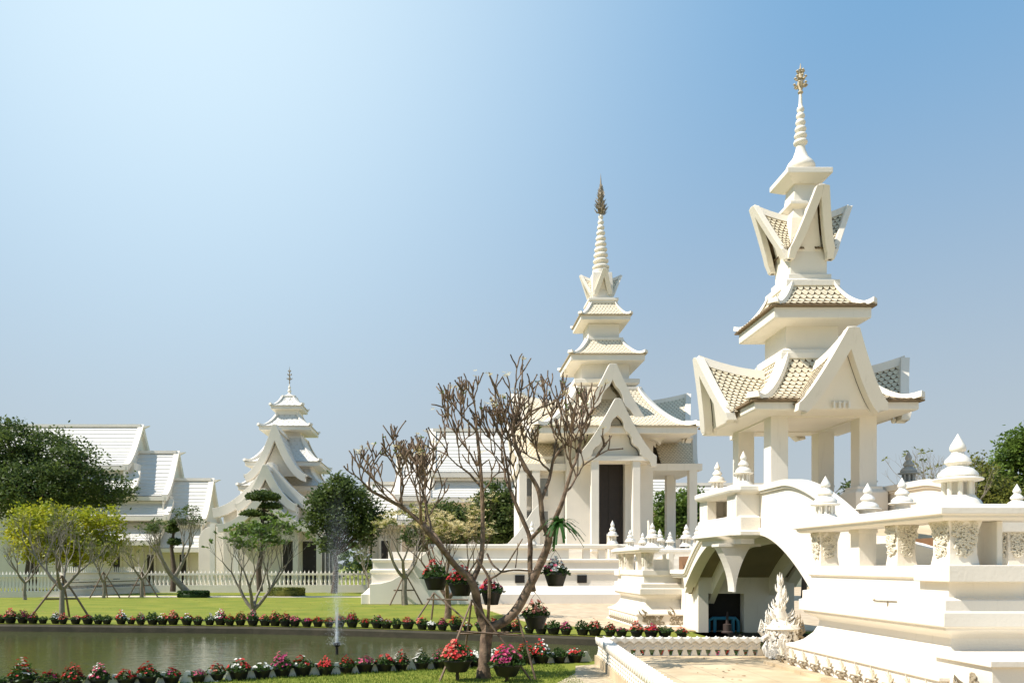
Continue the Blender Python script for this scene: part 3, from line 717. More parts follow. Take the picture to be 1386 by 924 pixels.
for sx, mm in ((-1, WHITE2), (1, CREAMD)):
    m = MB()
    for k, (dx, hh) in enumerate(((.13, .34), (.20, .22), (.08, .40))):
        b0 = Vector((gx + sx * .10, gy - .10 + .05 * k, .50))
        m.tube([b0, b0 + Vector((sx * dx * .8, 0, -.02)), b0 + Vector((sx * dx * 1.15, 0, hh * .28)), b0 + Vector((sx * dx * .85, 0, hh * .6)), b0 + Vector((sx * dx * 1.05, 0, hh))], [.035, .04, .034, .022, .003], 6)
        for q in range(4):
            c = b0 + Vector((sx * dx * (1.05 - .05 * q), 0, hh * (.2 + .2 * q))); m.tube([c, c + Vector((sx * .05, -.02, .03)), c + Vector((sx * .045, -.02, .09))], [.02, .015, .002], 5)
    m.tube([Vector((gx + sx * (.24 + .09 * math.cos(q * .7)), gy - .12, .42 + .09 * math.sin(q * .7))) for q in range(8)], [.028, .028, .026, .024, .02, .018, .014, .006], 6)
    m.build('wing_scroll', mm, st, smooth=60)

# ------------------------------------------------------------------ middle temple
tx, ty = 7.5, 38.7
tm_ = thing('temple_shrine', (tx, ty, 0), 'tall white shrine with a dark doorway, tiered roofs and a ringed spire above the plaza', 'shrine')
m = MB()
m.sweep([(-2.9, 34.1), (8.0, 34.1), (8.0, 43), (-2.9, 43)][:4], [(.5, 0), (.5, .42), (.42, .45), (.12, .75), (.1, .9), (.1, 1.25), (.16, 1.3), (.16, 1.42), (.04, 1.46), (.04, 1.75), (.1, 1.78), (.1, 1.86), (0, 1.88)])
m.sweep([(7.8, 34.9), (13.5, 34.9), (13.5, 43), (7.8, 43)], [(.3, 0), (.3, .9), (.1, 1.2), (.1, 1.9)])
m.build('platform', WHITE, tm_, bevel=.02)
m = MB(); m.box(-2.4, 13.2, 35.4, 42.5, 1.86, 2.2); m.box(3.2, 12, 36, 42, 2.18, 2.3); m.build('floor', WHITE, tm_)
m = MB(); m.sweep([(-.6, 34.25), (7.9, 34.25), (7.9, 34.6), (-.6, 34.6)], [(0, 2.3), (.05, 2.33), (.05, 2.46), (0, 2.5)]); m.build('rail', WHITE, tm_, bevel=.01)
m = MB(); m.box(-.6, 5.3, 34.32, 34.5, 1.85, 2.31); m.build('parapet', WHITE, tm_)
for x in (5.9, 6.55): MB().box(x, x + .3, 34.3, 34.55, 1.87, 2.31).build('post', WHITE, tm_, bevel=.01)
for x in (.6, 3.0, 5.6): MB().box(x, x + .40, 33.965, 34.02, .88, 1.2).build('vent', DARK, tm_)
# low sweeping shoulder at the left end of the platform
m = MB(); pts = [W(x, y, 33.5) for x, y in ((500, 790), (515, 789), (530, 785), (545, 776), (560, 762), (575, 748), (590, 738), (604, 735))]
m.strip(pts, [(p.x, p.y, 0) for p in pts], (0, .9, 0)); m.build('sweeping_shoulder', WHITE, tm_, bevel=.02)
# stair flanks and steps
for x in (8.05, 10.6):
    m = MB(); A = [(x, 34.2 - .1 * i, z) for i, z in enumerate((2.35, 2.2, 1.7, 1.2, .85, .6, .5, .5))]; y_ = [35.0, 34.6, 34.2, 33.8, 33.3, 32.7, 32.0, 31.2]
    m.strip([(x, a, z) for a, z in zip(y_, (2.5, 2.4, 2.0, 1.45, .95, .65, .52, .5))], [(x, a, 0) for a in y_], (.35, 0, 0)); m.build('stair_flank', WHITE, tm_, bevel=.02)
for i in range(8): MB().box(8.41, 10.59, 32.2 + i * .35, 35.2, i * .27, i * .27 + .27).build('step', WHITE, tm_)
m = MB(); m.strip([(7.15 + .35 * 0, a, z) for a, z in zip((35.6, 35.3, 35.0), (3.0, 2.9, 2.4))], [(7.15, a, 1.86) for a in (35.6, 35.3, 35.0)], (.3, 0, 0))
for sx in (-1, 1):
    xx = tx + sx * 1.35
    pts = [(xx + sx * t * .75, 35.0, 2.2 + 1.35 * (1 - t) ** 2.2) for t in (0, .2, .4, .6, .8, 1)]
    if sx > 0: m.strip(pts, [(p[0], p[1], 2.15) for p in pts], (0, .25, 0))
m.build('curved_flank', WHITE, tm_)
m = MB(); pts = [W(x, y, 35.2) for x, y in ((686, 737), (700, 722), (712, 705), (722, 690), (730, 682))]
m.strip(pts, [(p.x, p.y, 2.2) for p in pts], (0, .3, 0)); m.build('curved_flank', WHITE, tm_)
# body
m = MB(); m.box(tx - 1.95, tx - .68, 36.6, 40.8, 2.25, 7.4); m.box(tx + .68, tx + 1.95, 36.6, 40.8, 2.25, 7.4); m.box(tx - .679, tx + .679, 36.7, 40.8, 6.3, 7.4); m.box(tx - .679, tx + .679, 38.5, 40.8, 2.25, 6.29)
m.box(tx - 4.0, tx - 1.96, 37.2, 40.2, 2.25, 6.6)
m.build('wall', WHITE, tm_)
dr = MB().box(tx - .66, tx + .66, 36.95, 37.05, 2.3, 6.28).build('door', DOORM, tm_)
MB().box(tx - .006, tx + .006, 36.93, 36.949, 2.3, 6.28).build('door_seam', DARK, dr)
for sx in (-1, 1): MB().box(tx + sx * .74 - .07, tx + sx * .74 + .07, 36.5, 36.7, 2.28, 6.4).build('door_frame', WHITE, tm_)
for sx in (-1, 1):
    MB().box(tx + sx * .90 - .17, tx + sx * .90 + .17, 35.3, 35.62, 2.2, 6.2).build('column', WHITE, tm_, bevel=.02)
for x, y in ((3.6 + 7.7, 36.9), (3.6 + 7.25, 39.0), (3.6 + 7.7, 40.3), (4.2, 36.9), (3.6, 36.9)):
    MB().box(x - .18, x + .18, y - .18, y + .18, 2.2, 6.0).build('column', WHITE, tm_, bevel=.02)
MB().box(9.46, 11.7, 36.7, 40.6, 5.9, 6.2).build('beam', WHITE, tm_); MB().box(3.3, 5.54, 36.7, 40.6, 5.9, 6.2).build('beam', WHITE, tm_)
MB().box(tx - 1.7, tx + 1.7, 35.25, 36.6, 6.15, 6.35).build('beam', WHITE, tm_)
for x, z in ((3.75, 3.2), (4.5, 3.2), (3.75, 4.7), (4.5, 4.7)):
    f = MB().box(x - .25, x + .35, 37.13, 37.2, z, z + .95).build('window', WHITE, tm_); MB().box(x - .18, x + .28, 37.12, 37.128, z + .07, z + .88).build('pane', mat('grey_glass', (.25, .25, .23), .2) if 'grey_glass' not in bpy.data.materials else bpy.data.materials['grey_glass'], f)
mats2 = (TILE2, TEDGE2)
# roofs
hip_roof(tm_, tx, ty, 7.65, 3.55, 9.7, 1.5, 1.6, fascia=.32, shaft=1.9, ridge=.16, tw=.18, th=.14, tm=mats2, lift=.016)
arm(tm_, tx, ty, 0, 1.0, 2.3, 2.65, 2.35, 7.4, 10.5, 10.1, 1.5, th=.36, bd=.35, foot=.2, tw=.18, trh=.14, tm=mats2, notch=1, flat=.16, lift=.016, over=.7)
arm(tm_, tx, ty, 0, 2.0, 3.35, 3.7, 1.75, 6.35, 8.75, 8.5, 1.3, th=.36, bd=.3, foot=.45, tw=.18, trh=.14, tm=mats2, notch=1, flat=.13, lift=.016, over=.3)
for k in (1, 3):
    arm(tm_, tx, ty, k, 1.4, 3.55, 4.15, 2.35, 7.35, 9.75, 9.3, 1.35, th=.28, bd=.25, foot=.1, tw=.18, trh=.14, tm=mats2, flat=.12, lift=.016, over=.2)
    arm(tm_, tx, ty, k, 2.4, 3.95, 4.45, 1.9, 6.15, 8.4, 8.1, 1.2, th=.28, bd=.22, foot=.1, tw=.18, trh=.14, tm=mats2, flat=.12, lift=.016, over=.2)
arm(tm_, tx, ty, 2, 1.4, 3.5, 4.1, 2.35, 7.35, 9.75, 9.3, 1.35, th=.28, bd=.25, foot=.1, tw=.18, trh=.14, tm=mats2, flat=.12, lift=.016, over=.2)
for pr_ in ([(1.35, 9.5), (1.2, 9.75), (1.5, 9.95), (1.5, 10.15), (1.3, 10.2)], [(1.1, 10.1), (1.1, 11.0)], [(.72, 12.0), (.72, 12.9)], [(.70, 14.0), (.70, 14.12), (.5, 14.16), (.5, 14.45), (.45, 15.4)]): MB().sq(pr_, tx, ty).build('shaft', WHITE, tm_, bevel=.015)
hip_roof(tm_, tx, ty, 11.25, 1.74, 12.15, .82, 1.7, fascia=.3, shaft=1.1, ridge=.11, tw=.17, th=.12, tm=mats2, lift=.014)
hip_roof(tm_, tx, ty, 13.2, 1.2, 13.95, .6, 1.7, fascia=.24, shaft=.75, ridge=.09, tw=.16, th=.115, tm=mats2, lift=.014)
for k in range(4): arm(tm_, tx, ty, k, .12, .55, .95, .42, 14.45, 15.38, 15.1, 1.1, th=.2, bd=.14, foot=.15, tw=.2, trh=.16, tm=mats2, flat=.10, lift=.02, over=.12, wallz=14.3)
m = MB(); P = [(.36, 15.3), (.40, 15.5), (.40, 15.62), (.28, 15.66)]
for i in range(10):
    f = i / 10; q = 15.66 + 2.65 * f ** .95; d = .265; rr_ = .31 * (1 - f) ** 1.05 + .085
    P += [(rr_ * .7, q + .02), (rr_, q + d * .25), (rr_ * 1.03, q + d * .5), (rr_ * .9, q + d * .7), (rr_ * .62, q + d * .85)]
P += [(.06, 18.32)]
m.lathe(P, tx, ty, 16); spm = m.build('spire', WHITE, tm_, smooth=50)
m = MB(); rd = random.Random(3)
m.lathe([(.05, 18.25), (.14, 18.5), (.11, 18.9), (.13, 19.1), (.06, 19.5), (.03, 19.9), (.004, 20.25)], tx, ty, 8)
for i in range(120):
    f = rd.random(); a = rd.uniform(0, 6.28); rr_ = .38 * (1 - f) ** .7 * rd.uniform(.6, 1.05) + .03; z = 18.3 + 1.3 * f; c, s_ = math.cos(a), math.sin(a)
    m.tube([(tx, ty, z), (tx + c * rr_ * .6, ty + s_ * rr_ * .6, z + .02), (tx + c * rr_, ty + s_ * rr_, z + .18)], [.03, .032, .005], 4)
m.build('spire_tip', GREYM, spm)
for x, Y, h in ((829, 33.9, 1.0), (720, 34.4, 1.0)):
    finial(tm_, ((x - PX0) * Y / FPX, Y, 2.49), h, wd=.5)

# ------------------------------------------------------------------ long halls with stepped roofs
def hall(name, label, loc, tiers, yf, walls, left=False):
    root = thing(name, loc, label, 'temple hall')
    for (xa, xb, zr, ze, D, skirts) in tiers:
        N = 14; A = []; yr = yf + D
        def pz(t): return ze + (zr - ze) * (1 - t) ** 1.45
        m = MB(); rows = []
        for sg in (-1, 1):
            L = []
            for i in range(N):
                t0, t1 = i / N, (i + 1) / N
                L.append((t0, pz(t0) + (.0 if i == 0 else -.0))); L.append((t1, pz(t1) + .045))
            P = []
            for i in range(N):
                t0, t1 = i / N, (i + 1) / N
                P += [(t0, pz(t0)), (t1, pz(t1) + .07)]
            m.rings([[Vector((x, yr + sg * D * t, z)) for x in (xa, xb)] for t, z in P], False, closed=False)
        m.build('roof_tiles', HROOF, root)
        # bargeboards each end, ridge, eave
        for x, ins in ((xb, 1), (xa, -1)):
            b = MB()
            for sg in (-1, 1):
                tt = [i / 12 for i in range(13)]
                b.rings([[Vector((x - .22, yr + sg * D * t, pz(t) + .18)), Vector((x + .22, yr + sg * D * t, pz(t) + .18)), Vector((x + .18, yr + sg * D * t, pz(t) - .3)), Vector((x - .18, yr + sg * D * t, pz(t) - .3))] for t in tt])
            b.rings([[Vector((x - .2 + .5 * ins * s_, yr - .12, zr - .2 + s_ * .25)), Vector((x - .2 + .5 * ins * s_ + .4, yr - .12, zr - .2 + s_ * .25)), Vector((x - .2 + .5 * ins * s_ + .4, yr + .12, zr - .2 + s_ * .25)), Vector((x - .2 + .5 * ins * s_, yr + .12, zr - .2 + s_ * .25))] for s_ in (0, .5, 1)])
            b.build('bargeboard', WHITE, root)
            g = MB(); tt = [i / 10 for i in range(11)]
            g.strip([(x - .05 * ins, yr - D * (1 - t), pz(1 - t) - .1) for t in tt] + [(x - .05 * ins, yr + D * t, pz(t) - .1) for t in tt[1:]], [(x - .05 * ins, yr - D * (1 - t), ze - 2.2) for t in tt] + [(x - .05 * ins, yr + D * t, ze - 2.2) for t in tt[1:]], (-.1 * ins, 0, 0))
            g.build('gable_panel', WHITE, root)
        m = MB(); m.box(xa, xb, yr - .16, yr + .16, zr - .05, zr + .17); m.build('ridge', WHITE, root)
        m = MB(); m.box(xa, xb, yf - .02, yf + .3, ze - .28, ze + .03); m.box(xa, xb, yf + .3, yf + 2 * D - .3, ze - .5, ze - .3); m.build('eave', WHITE, root)
        for (z1, z0, out_, xe0, xe1) in skirts:
            m = MB(); P = []
            for i in range(7):
                t0, t1 = i / 7, (i + 1) / 7
                f = lambda t: z0 + (z1 - z0) * (1 - t) ** 1.5
                P += [(t0, f(t0)), (t1, f(t1) + .05)]
            m.rings([[Vector((x, yf + .5 - out_ * t - .5 * 0, z)) for x in (xe0, xe1)] for t, z in P], False, closed=False); m.build('lower_roof', HROOF, root)
            m = MB(); m.box(xe0, xe1, yf + .5 - out_ - .02, yf + .5 - out_ + .25, z0 - .28, z0 + .02); m.box(xe0, xe1, yf + .5 - out_ + .25, yf + 1.2, z0 - .3, z0 - .15); m.build('eave', WHITE, root)
            for x in ((xe1,) if not left else (xe0,)):
                b = MB(); b.rings([[Vector((x - .18, yf + .5 - out_ * t, f(t) + .16)), Vector((x + .18, yf + .5 - out_ * t, f(t) + .16)), Vector((x + .18, yf + .5 - out_ * t, f(t) - .25)), Vector((x - .18, yf + .5 - out_ * t, f(t) - .25))] for t in [i / 8 for i in range(9)]]); b.build('bargeboard', WHITE, root)
    for (x0, x1, y0, y1, z0, z1) in walls: MB().box(x0, x1, y0, y1, z0, z1).build('wall', WHITE, root)
    return root
k = 62 / FPX
def hx(px, Y=62): return (px - PX0) * Y / FPX
def hz(py, Y=62): return EYE + (HY - py) * Y / FPX
h1 = hall('temple_hall', 'long white hall behind the left trees with three roofs stepping down to the right', (hx(150), 62, 0),
     [(hx(-160), hx(193, 65), hz(578, 65), hz(632), 3.2, [(hz(640), hz(665), 1.2, hx(-160), hx(187)), ]),
      (hx(150), hx(240, 64.5), hz(613, 64.5), hz(672, 61.5), 2.9, [(hz(678), hz(700), 1.2, hx(120), hx(232)), (hz(706), hz(733, 61), 2.1, hx(100), hx(222))]),
      (hx(216), hx(287, 64), hz(650, 64), hz(705, 61.5), 2.4, [(hz(712), hz(742, 61), 1.2, hx(216), hx(283))])], 61.5,
     [(hx(-160), hx(180), 62.3, 66, 0, hz(625)), (hx(150), hx(228), 62.4, 65.9, 0, hz(670)), (hx(215), hx(282), 62.5, 65.8, 0, hz(705))])
for px in (40, 95, 150, 196, 240):
    f = MB().box(hx(px), hx(px + 13), 62.18, 62.3, hz(790), hz(748)).build('window', WHITE, h1); MB().box(hx(px + 2), hx(px + 11), 62.16, 62.175, hz(788), hz(750)).build('pane', DOORM, f)
Y2 = 56
h2 = hall('temple_hall', 'long white hall behind the shrine with roofs stepping down to the left', (hx(640, Y2), Y2, 0),
     [(hx(585, Y2), hx(780, Y2), hz(583, Y2 + 3), hz(640, Y2), 3.0, [(hz(650, Y2), hz(675, Y2), 1.2, hx(580, Y2), hx(780, Y2))]),
      (hx(538, Y2), hx(590, Y2), hz(617, Y2 + 2.6), hz(672, Y2), 2.7, [(hz(680, Y2), hz(705, Y2), 1.2, hx(534, Y2), hx(590, Y2))]),
      (hx(496, Y2), hx(545, Y2), hz(655, Y2 + 2.3), hz(705, Y2), 2.3, [])], Y2,
     [(hx(590, Y2), hx(780, Y2), Y2 + .8, Y2 + 5, 0, hz(638, Y2)), (hx(543, Y2), hx(592, Y2), Y2 + .9, Y2 + 4.9, 0, hz(670, Y2)), (hx(502, Y2), hx(545, Y2), Y2 + 1, Y2 + 4.5, 0, hz(705, Y2))], left=True)
for px in (512, 560, 610, 655):
    f = MB().box(hx(px, Y2), hx(px + 16, Y2), Y2 + .65, Y2 + .79, hz(775, Y2), hz(728, Y2)).build('window', WHITE, h2); MB().box(hx(px + 3, Y2), hx(px + 13, Y2), Y2 + .63, Y2 + .645, hz(772, Y2), hz(731, Y2)).build('pane', DOORM, f)
h3 = hall('temple_hall', 'low white hall roof just right of the shrine behind the green tree', (hx(960, 60), 60, 0),
     [(hx(880, 60), hx(1130, 60), hz(656, 62), hz(690, 60), 2.2, [])], 60, [(hx(885, 60), hx(1125, 60), 61, 64, 0, hz(688, 60))])
h4 = hall('temple_hall', 'white roof end showing between the shrine porch columns and the hall', (hx(890, 48), 48, 0),
     [(hx(858, 50), hx(905, 50), hz(640, 50), hz(685, 48), 2.0, [])], 48, [(hx(862, 50), hx(900, 50), 48.9, 51, 0, hz(684, 48))])

# ------------------------------------------------------------------ left shrine with steep nested gables
px_, py_ = -11.35, 60.0
ps = thing('spired_shrine', (px_, py_, 0), 'white shrine with steep nested gables and a slender spire on the left', 'shrine')
Wm = (HROOF, mat('white_tile_joint', (.6, .57, .5), .7))
def arm2(k, ri, rf, rp, w_, ze, zp, zin, p, **kw):
    arm(ps, px_, py_, k, ri, rf, rp, w_, ze, zp, zin, p, th=kw.pop('th', .48), bd=.35, foot=.12, tw=.5, trh=.3, tm=Wm, flat=.12, lift=.016, over=.4, **kw)
hip_roof(ps, px_, py_, 13.2, 1.2, 14.0, .45, 1.8, fascia=.25, shaft=.8, ridge=.12, tw=.4, th=.25, tm=Wm, lift=.012)
hip_roof(ps, px_, py_, 11.6, 1.9, 12.75, .75, 1.8, fascia=.28, shaft=.95, ridge=.13, tw=.4, th=.25, tm=Wm, lift=.012)
hip_roof(ps, px_, py_, 8.95, 2.7, 10.9, 1.15, 1.7, fascia=.3, shaft=1.3, ridge=.14, tw=.4, th=.25, tm=Wm, lift=.012)
hip_roof(ps, px_, py_, 7.2, 3.1, 8.6, 1.9, 1.6, fascia=.3, shaft=2.0, ridge=.14, tw=.4, th=.25, tm=Wm, lift=.012)
for pr_ in ([(.85, 12.6), (.85, 13.1)], [(.95, 10.7), (.95, 11.4)], [(1.3, 8.4), (1.3, 8.8)], [(2.0, 0), (2.0, 7.1)], [(.3, 13.9), (.3, 14.1), (.12, 14.2)]): MB().sq(pr_, px_, py_).build('shaft', WHITE, ps)
spire(ps, px_, py_, 14.0, 15.0, 16.3, .28, 2, .2, tip_m=GREYM)
arm2(0, 1.0, 5.0, 5.3, 2.1, 7.75, 11.05, 10.9, 1.7)
arm2(0, 5.0, 6.6, 6.8, 3.8, 5.35, 8.3, 8.3, 1.7, th=.62)
arm2(0, 5.2, 7.9, 8.2, 1.95, 5.55, 8.0, 7.9, 1.7)
arm2(0, 6.0, 8.6, 8.8, 2.9, 4.2, 6.4, 6.4, 2.0)
for kk in (1, 3):
    arm2(kk, 2.0, 3.2, 3.4, 2.8, 4.9, 7.2, 7.0, 1.8)
m = MB(); m.box(px_ - 3.2, px_ + 3.2, py_ - 6.2, py_ + 3, 0, 5.3); m.box(px_ - 1.9, px_ + 1.9, py_ - 7.8, py_ - 6.2, 3.2, 5.4); m.build('wall', WHITE, ps)
for dx in (1.2, 2.5): MB().box(px_ + dx - .45, px_ + dx + .45, py_ - 6.26, py_ - 6.205, .4, 3.2).build('doorway', DOORM, ps)
for dx in (-3.4, -1.9, 1.9, 3.4): MB().box(px_ + dx - .16, px_ + dx + .16, py_ - 8.1, py_ - 7.8, 0, 4.3).build('column', WHITE, ps)
for dy in (-5, -3, -1, 1): MB().box(px_ + 3.205, px_ + 3.25, py_ + dy - .5, py_ + dy + .5, .4, 3.2).build('doorway', DOORM, ps)
m = MB(); rr = 1.0; cxg, Yg = hx(288, 57), 57
m.prism([(cxg + rr * math.cos(a * math.pi / 12), Yg, hz(732, 57) + rr * 1.05 * math.sin(a * math.pi / 12)) for a in range(13)] + [(cxg - rr, Yg, 0), (cxg + rr, Yg, 0)], (0, .4, 0))
tag(m.build('round_topped_wall', WHITE, bevel=.02), 'round-topped white wall panel left of the spired shrine', 'wall')
m = MB(); m.sweep([(-14.9, 55), (-10.5, 55), (-10.5, 57), (-14.9, 57)], [(.1, 0), (.1, .9), (0, 1.0), (0, 2.2), (.3, 2.35), (.3, 2.6), (0, 3.3)])
# ------------------------------------------------------------------ balustrades along the back of the lawn
def balustrade(label, pts, h, n, wall_=0.3, style='vase'):
    root = thing('balustrade_fence', (pts[0][0], pts[0][1], 0), label, 'fence', 'white balustrades behind the lawn')
    (x0, y0), (x1, y1) = pts; D = Vector((x1 - x0, y1 - y0, 0)); L = D.length; D.normalize(); Nn = Vector((-D.y, D.x, 0)); A = Vector((x0, y0, 0))
    def bar(z0, z1, w_, name):
        mb = MB(); mb.prism([A - Nn * w_ + Vector((0, 0, z0)), A + D * L - Nn * w_ + Vector((0, 0, z0)), A + D * L - Nn * w_ + Vector((0, 0, z1)), A - Nn * w_ + Vector((0, 0, z1))], Nn * 2 * w_); mb.build(name, WHITE, root)
    bar(0, wall_, .16, 'plinth')
    if style == 'vase':
        bar(h - .12, h, .10, 'rail')
        first = None
        for i in range(n):
            p = A + D * (L * (i + .5) / n)
            if first is None:
                mb = MB(); mb.lathe([(.05, wall_), (.05, wall_ + .08), (.085, wall_ + .22), (.05, wall_ + .42), (.04, h - .3), (.06, h - .2), (.05, h - .1)], p.x, p.y, 8)
                mb.lathe([(.04, h), (.05, h + .05), (.003, h + .16)], p.x, p.y, 6)
                first = mb.build('baluster', WHITE2, root, smooth=50); f0 = p
            else:
                c = first.copy(); col.objects.link(c); c.location = first.location + (p - f0)
    else:
        for k, (z0, z1, w_) in enumerate(((wall_, wall_ + .1, .2), (wall_ + .25, h - .55, .1), (h - .5, h - .42, .18), (h - .38, h - .05, .12), (h - .04, h, .2))): bar(z0, z1, w_, 'moulding')
        for i in range(n):
            p = A + D * (L * (i + .5) / n); mb = MB(); mb.box(p.x - .05, p.x + .05, p.y - .16, p.y - .1, wall_ + .1, h - .5); mb.build('baluster', GREYW, root)
            if i % 1 == 0:
                mb = MB(); mb.lathe([(.035, h), (.03, h + .22), (.003, h + .3)], p.x, p.y - .1, 6); mb.build('picket_tip', WHITE2, root)
    return root
balustrade('white baluster fence left of the far lawn behind bare shrubs', [(hx(-40, 40), 40.5), (hx(88, 42), 41.5)], 1.15, 24)
balustrade('tall white moulded fence slanting back behind the small yellow-green tree', [(hx(88, 42), 41.6), (hx(190, 48), 48)], 1.25, 40, .3, 'panel')
balustrade('long white baluster fence in front of the left hall and spired shrine', [(hx(190, 48), 48.1), (hx(503, 48), 48.6)], 1.15, 56, .45)

# ------------------------------------------------------------------ leafy trees
def leaf_quad(mb, p, L, wd, rd, up=.3, m=0):
    a = rd.uniform(0, 6.28); e = rd.uniform(-.7, 1.2)
    d = Vector((math.cos(a) * math.cos(e), math.sin(a) * math.cos(e), math.sin(e) * .7 + up * .2)).normalized()
    s = d.cross(Vector((rd.uniform(-1, 1), rd.uniform(-1, 1), rd.uniform(.2, 1)))).normalized() * wd
    mb.add([p, p + d * L * .45 + s, p + d * L, p + d * L * .45 - s], [(0, 1, 2, 3)], m)
def leafy_tree(name, label, base, blobs, n, L, lm, trunk_r=.18, bark=BARKD, seed=1, group=None, clump=18, csz=.35, cat='tree', limbs=True, trunk_top=None):
    """blobs: (x, y, z, rx, rz) world crown lobes"""
    rd = random.Random(seed); base = Vector(base); root = thing(name, base, label, cat, group)
    m = MB(); zt = trunk_top or min(b[2] - b[4] * .5 for b in blobs)
    tp = Vector((base.x + rd.uniform(-.2, .2), base.y, zt))
    m.tube([base - Vector((0, 0, .1)), base + (tp - base) * .35 + Vector((rd.uniform(-.1, .1), 0, 0)), base + (tp - base) * .7 + Vector((rd.uniform(-.15, .15), 0, 0)), tp], [trunk_r * 1.3, trunk_r, trunk_r * .85, trunk_r * .75], 8)
    if limbs:
        for b in blobs:
            c = Vector(b[:3])
            for q in range(3):
                e = c + Vector((rd.uniform(-1, 1) * b[3] * .7, rd.uniform(-1, 1) * b[3] * .7, rd.uniform(-.4, .7) * b[4])); mid = tp.lerp(e, .5) + Vector((rd.uniform(-.3, .3), rd.uniform(-.3, .3), rd.uniform(-.1, .3))) * b[3] * .4
                m.tube([tp, mid, e], [trunk_r * .5, trunk_r * .3, trunk_r * .06], 5)
    m.build('trunk', bark, root, smooth=60)
    lf = MB(); wts = [b[3] * b[3] * b[4] for b in blobs]; tot = sum(wts)
    for b, wt in zip(blobs, wts):
        k = max(6, int(1.35 * n / clump * wt / tot))
        for _ in range(k):
            while True:
                v = Vector((rd.uniform(-1, 1), rd.uniform(-1, 1), rd.uniform(-1, 1)))
                if .25 < v.length < 1.0: break
            v = v.normalized() * (v.length ** .45)
            if noise.noise(v * 2.6 + Vector((seed * 3.1, b[0], b[2]))) < -.08 and rd.random() < .85: continue
            v *= .88 + .45 * noise.noise(v * 2.3 + Vector((seed, b[0], b[2])))
            c = Vector((b[0] + v.x * b[3], b[1] + v.y * b[3], b[2] + v.z * b[4])); cs = csz * rd.uniform(.6, 1.3)
            for _ in range(clump):
                p = c + Vector((rd.gauss(0, .5), rd.gauss(0, .5), rd.gauss(0, .32))) * cs
                leaf_quad(lf, p, L * rd.uniform(.7, 1.3), L * .28, rd)
    lf.build('crown', lm, root)
    return root
def B(px, py, Y, rx, rz, dy=0):
    q = W(px, py, Y); return (q.x, Y + dy, q.z, rx * Y / FPX, rz * Y / FPX)
def base(px, Y, z=0): return ((px - PX0) * Y / FPX, Y, z)
leafy_tree('broadleaf_tree', 'big dark green spreading tree at the left edge in front of the long hall', base(40, 52),
    [B(x, y, 52, rx, rz, dy) for x, y, rx, rz, dy in ((10, 610, 48, 38, 0), (60, 620, 52, 42, 1), (105, 640, 45, 38, -1), (150, 660, 36, 22, 0), (60, 665, 62, 34, -2), (0, 665, 45, 42, 0), (20, 590, 24, 20, 0), (110, 668, 50, 22, 1), (-40, 630, 55, 55, 0))],
    42000, .22, LEAF['dark'], .35, seed=2, csz=.62)
leafy_tree('flowering_tree', 'bright yellow-green bushy tree in front of the dark tree on the left', base(82, 45),
    [B(x, y, 45, rx, rz, dy) for x, y, rx, rz, dy in ((45, 712, 30, 24, 0), (75, 705, 30, 24, -1), (112, 712, 30, 26, 0), (148, 712, 17, 26, 0), (60, 740, 42, 22, 0), (110, 742, 42, 22, 0), (150, 740, 17, 24, 0), (25, 722, 16, 14, 0))],
    17000, .20, LEAF['yellow'], .14, bark=BARK2, seed=4, csz=.5, trunk_top=2.0)
leafy_tree('shade_tree', 'dark umbrella-shaped tree behind the fountain spray', base(452, 47),
    [B(x, y, 47, rx, rz) for x, y, rx, rz in ((460, 662, 22, 18), (440, 680, 24, 18), (480, 678, 24, 18), (430, 705, 18, 16), (462, 705, 30, 20), (500, 700, 20, 20), (448, 735, 22, 10), (490, 730, 16, 14), (500, 715, 17, 12))],
    15000, .22, LEAF['dark'], .16, seed=5, csz=.5, trunk_top=2.2)
leafy_tree('shade_tree', 'dark rounded tree behind the big bare frangipani beside the shrine', base(672, 45),
    [B(x, y, 45, rx, rz) for x, y, rx, rz in ((672, 672, 22, 20), (655, 695, 24, 20), (686, 695, 24, 22), (668, 720, 32, 18), (694, 722, 16, 14))], 9000, .22, LEAF['dark'], .16, seed=6, csz=.45)
leafy_tree('shade_tree', 'dark green tree left of the shrine half hidden by frangipani twigs', base(600, 46),
    [B(x, y, 46, rx, rz) for x, y, rx, rz in ((600, 695, 25, 16), (580, 712, 24, 18), (620, 715, 22, 20), (560, 725, 18, 14), (600, 735, 34, 14))], 9000, .22, LEAF['dark'], .16, seed=7, csz=.45)
leafy_tree('garden_tree', 'leafy green tree between the shrine porch and the bridge balcony', base(928, 46),
    [B(x, y, 46, rx, rz) for x, y, rx, rz in ((905, 690, 22, 24), (935, 680, 20, 18), (950, 700, 24, 18), (920, 712, 30, 18), (895, 712, 16, 18))], 9000, .22, LEAF['mid'], .16, seed=8, csz=.4)
leafy_tree('garden_tree', 'tall bright green tree at the right edge of the view', base(1400, 36),
    [B(x, y, 36, rx, rz) for x, y, rx, rz in ((1385, 598, 26, 20), (1372, 618, 24, 18), (1400, 630, 34, 40), (1420, 600, 40, 34), (1350, 640, 24, 24), (1395, 680, 40, 34))], 15000, .20, LEAF['mid'], .2, seed=9, csz=.42)
leafy_tree('garden_tree', 'olive green thin-leaved tree behind the big lantern finial on the right', base(1320, 33),
    [B(x, y, 33, rx, rz) for x, y, rx, rz in ((1330, 630, 16, 18), (1345, 660, 28, 24), (1315, 655, 22, 22), (1285, 655, 18, 16), (1262, 662, 14, 9), (1330, 700, 40, 34), (1290, 690, 30, 24), (1370, 700, 30, 44), (1350, 740, 40, 20), (1275, 680, 24, 24), (1300, 735, 50, 22), (1345, 690, 34, 30))], 24000, .15, LEAF['olive'], .16, seed=10, csz=.35)
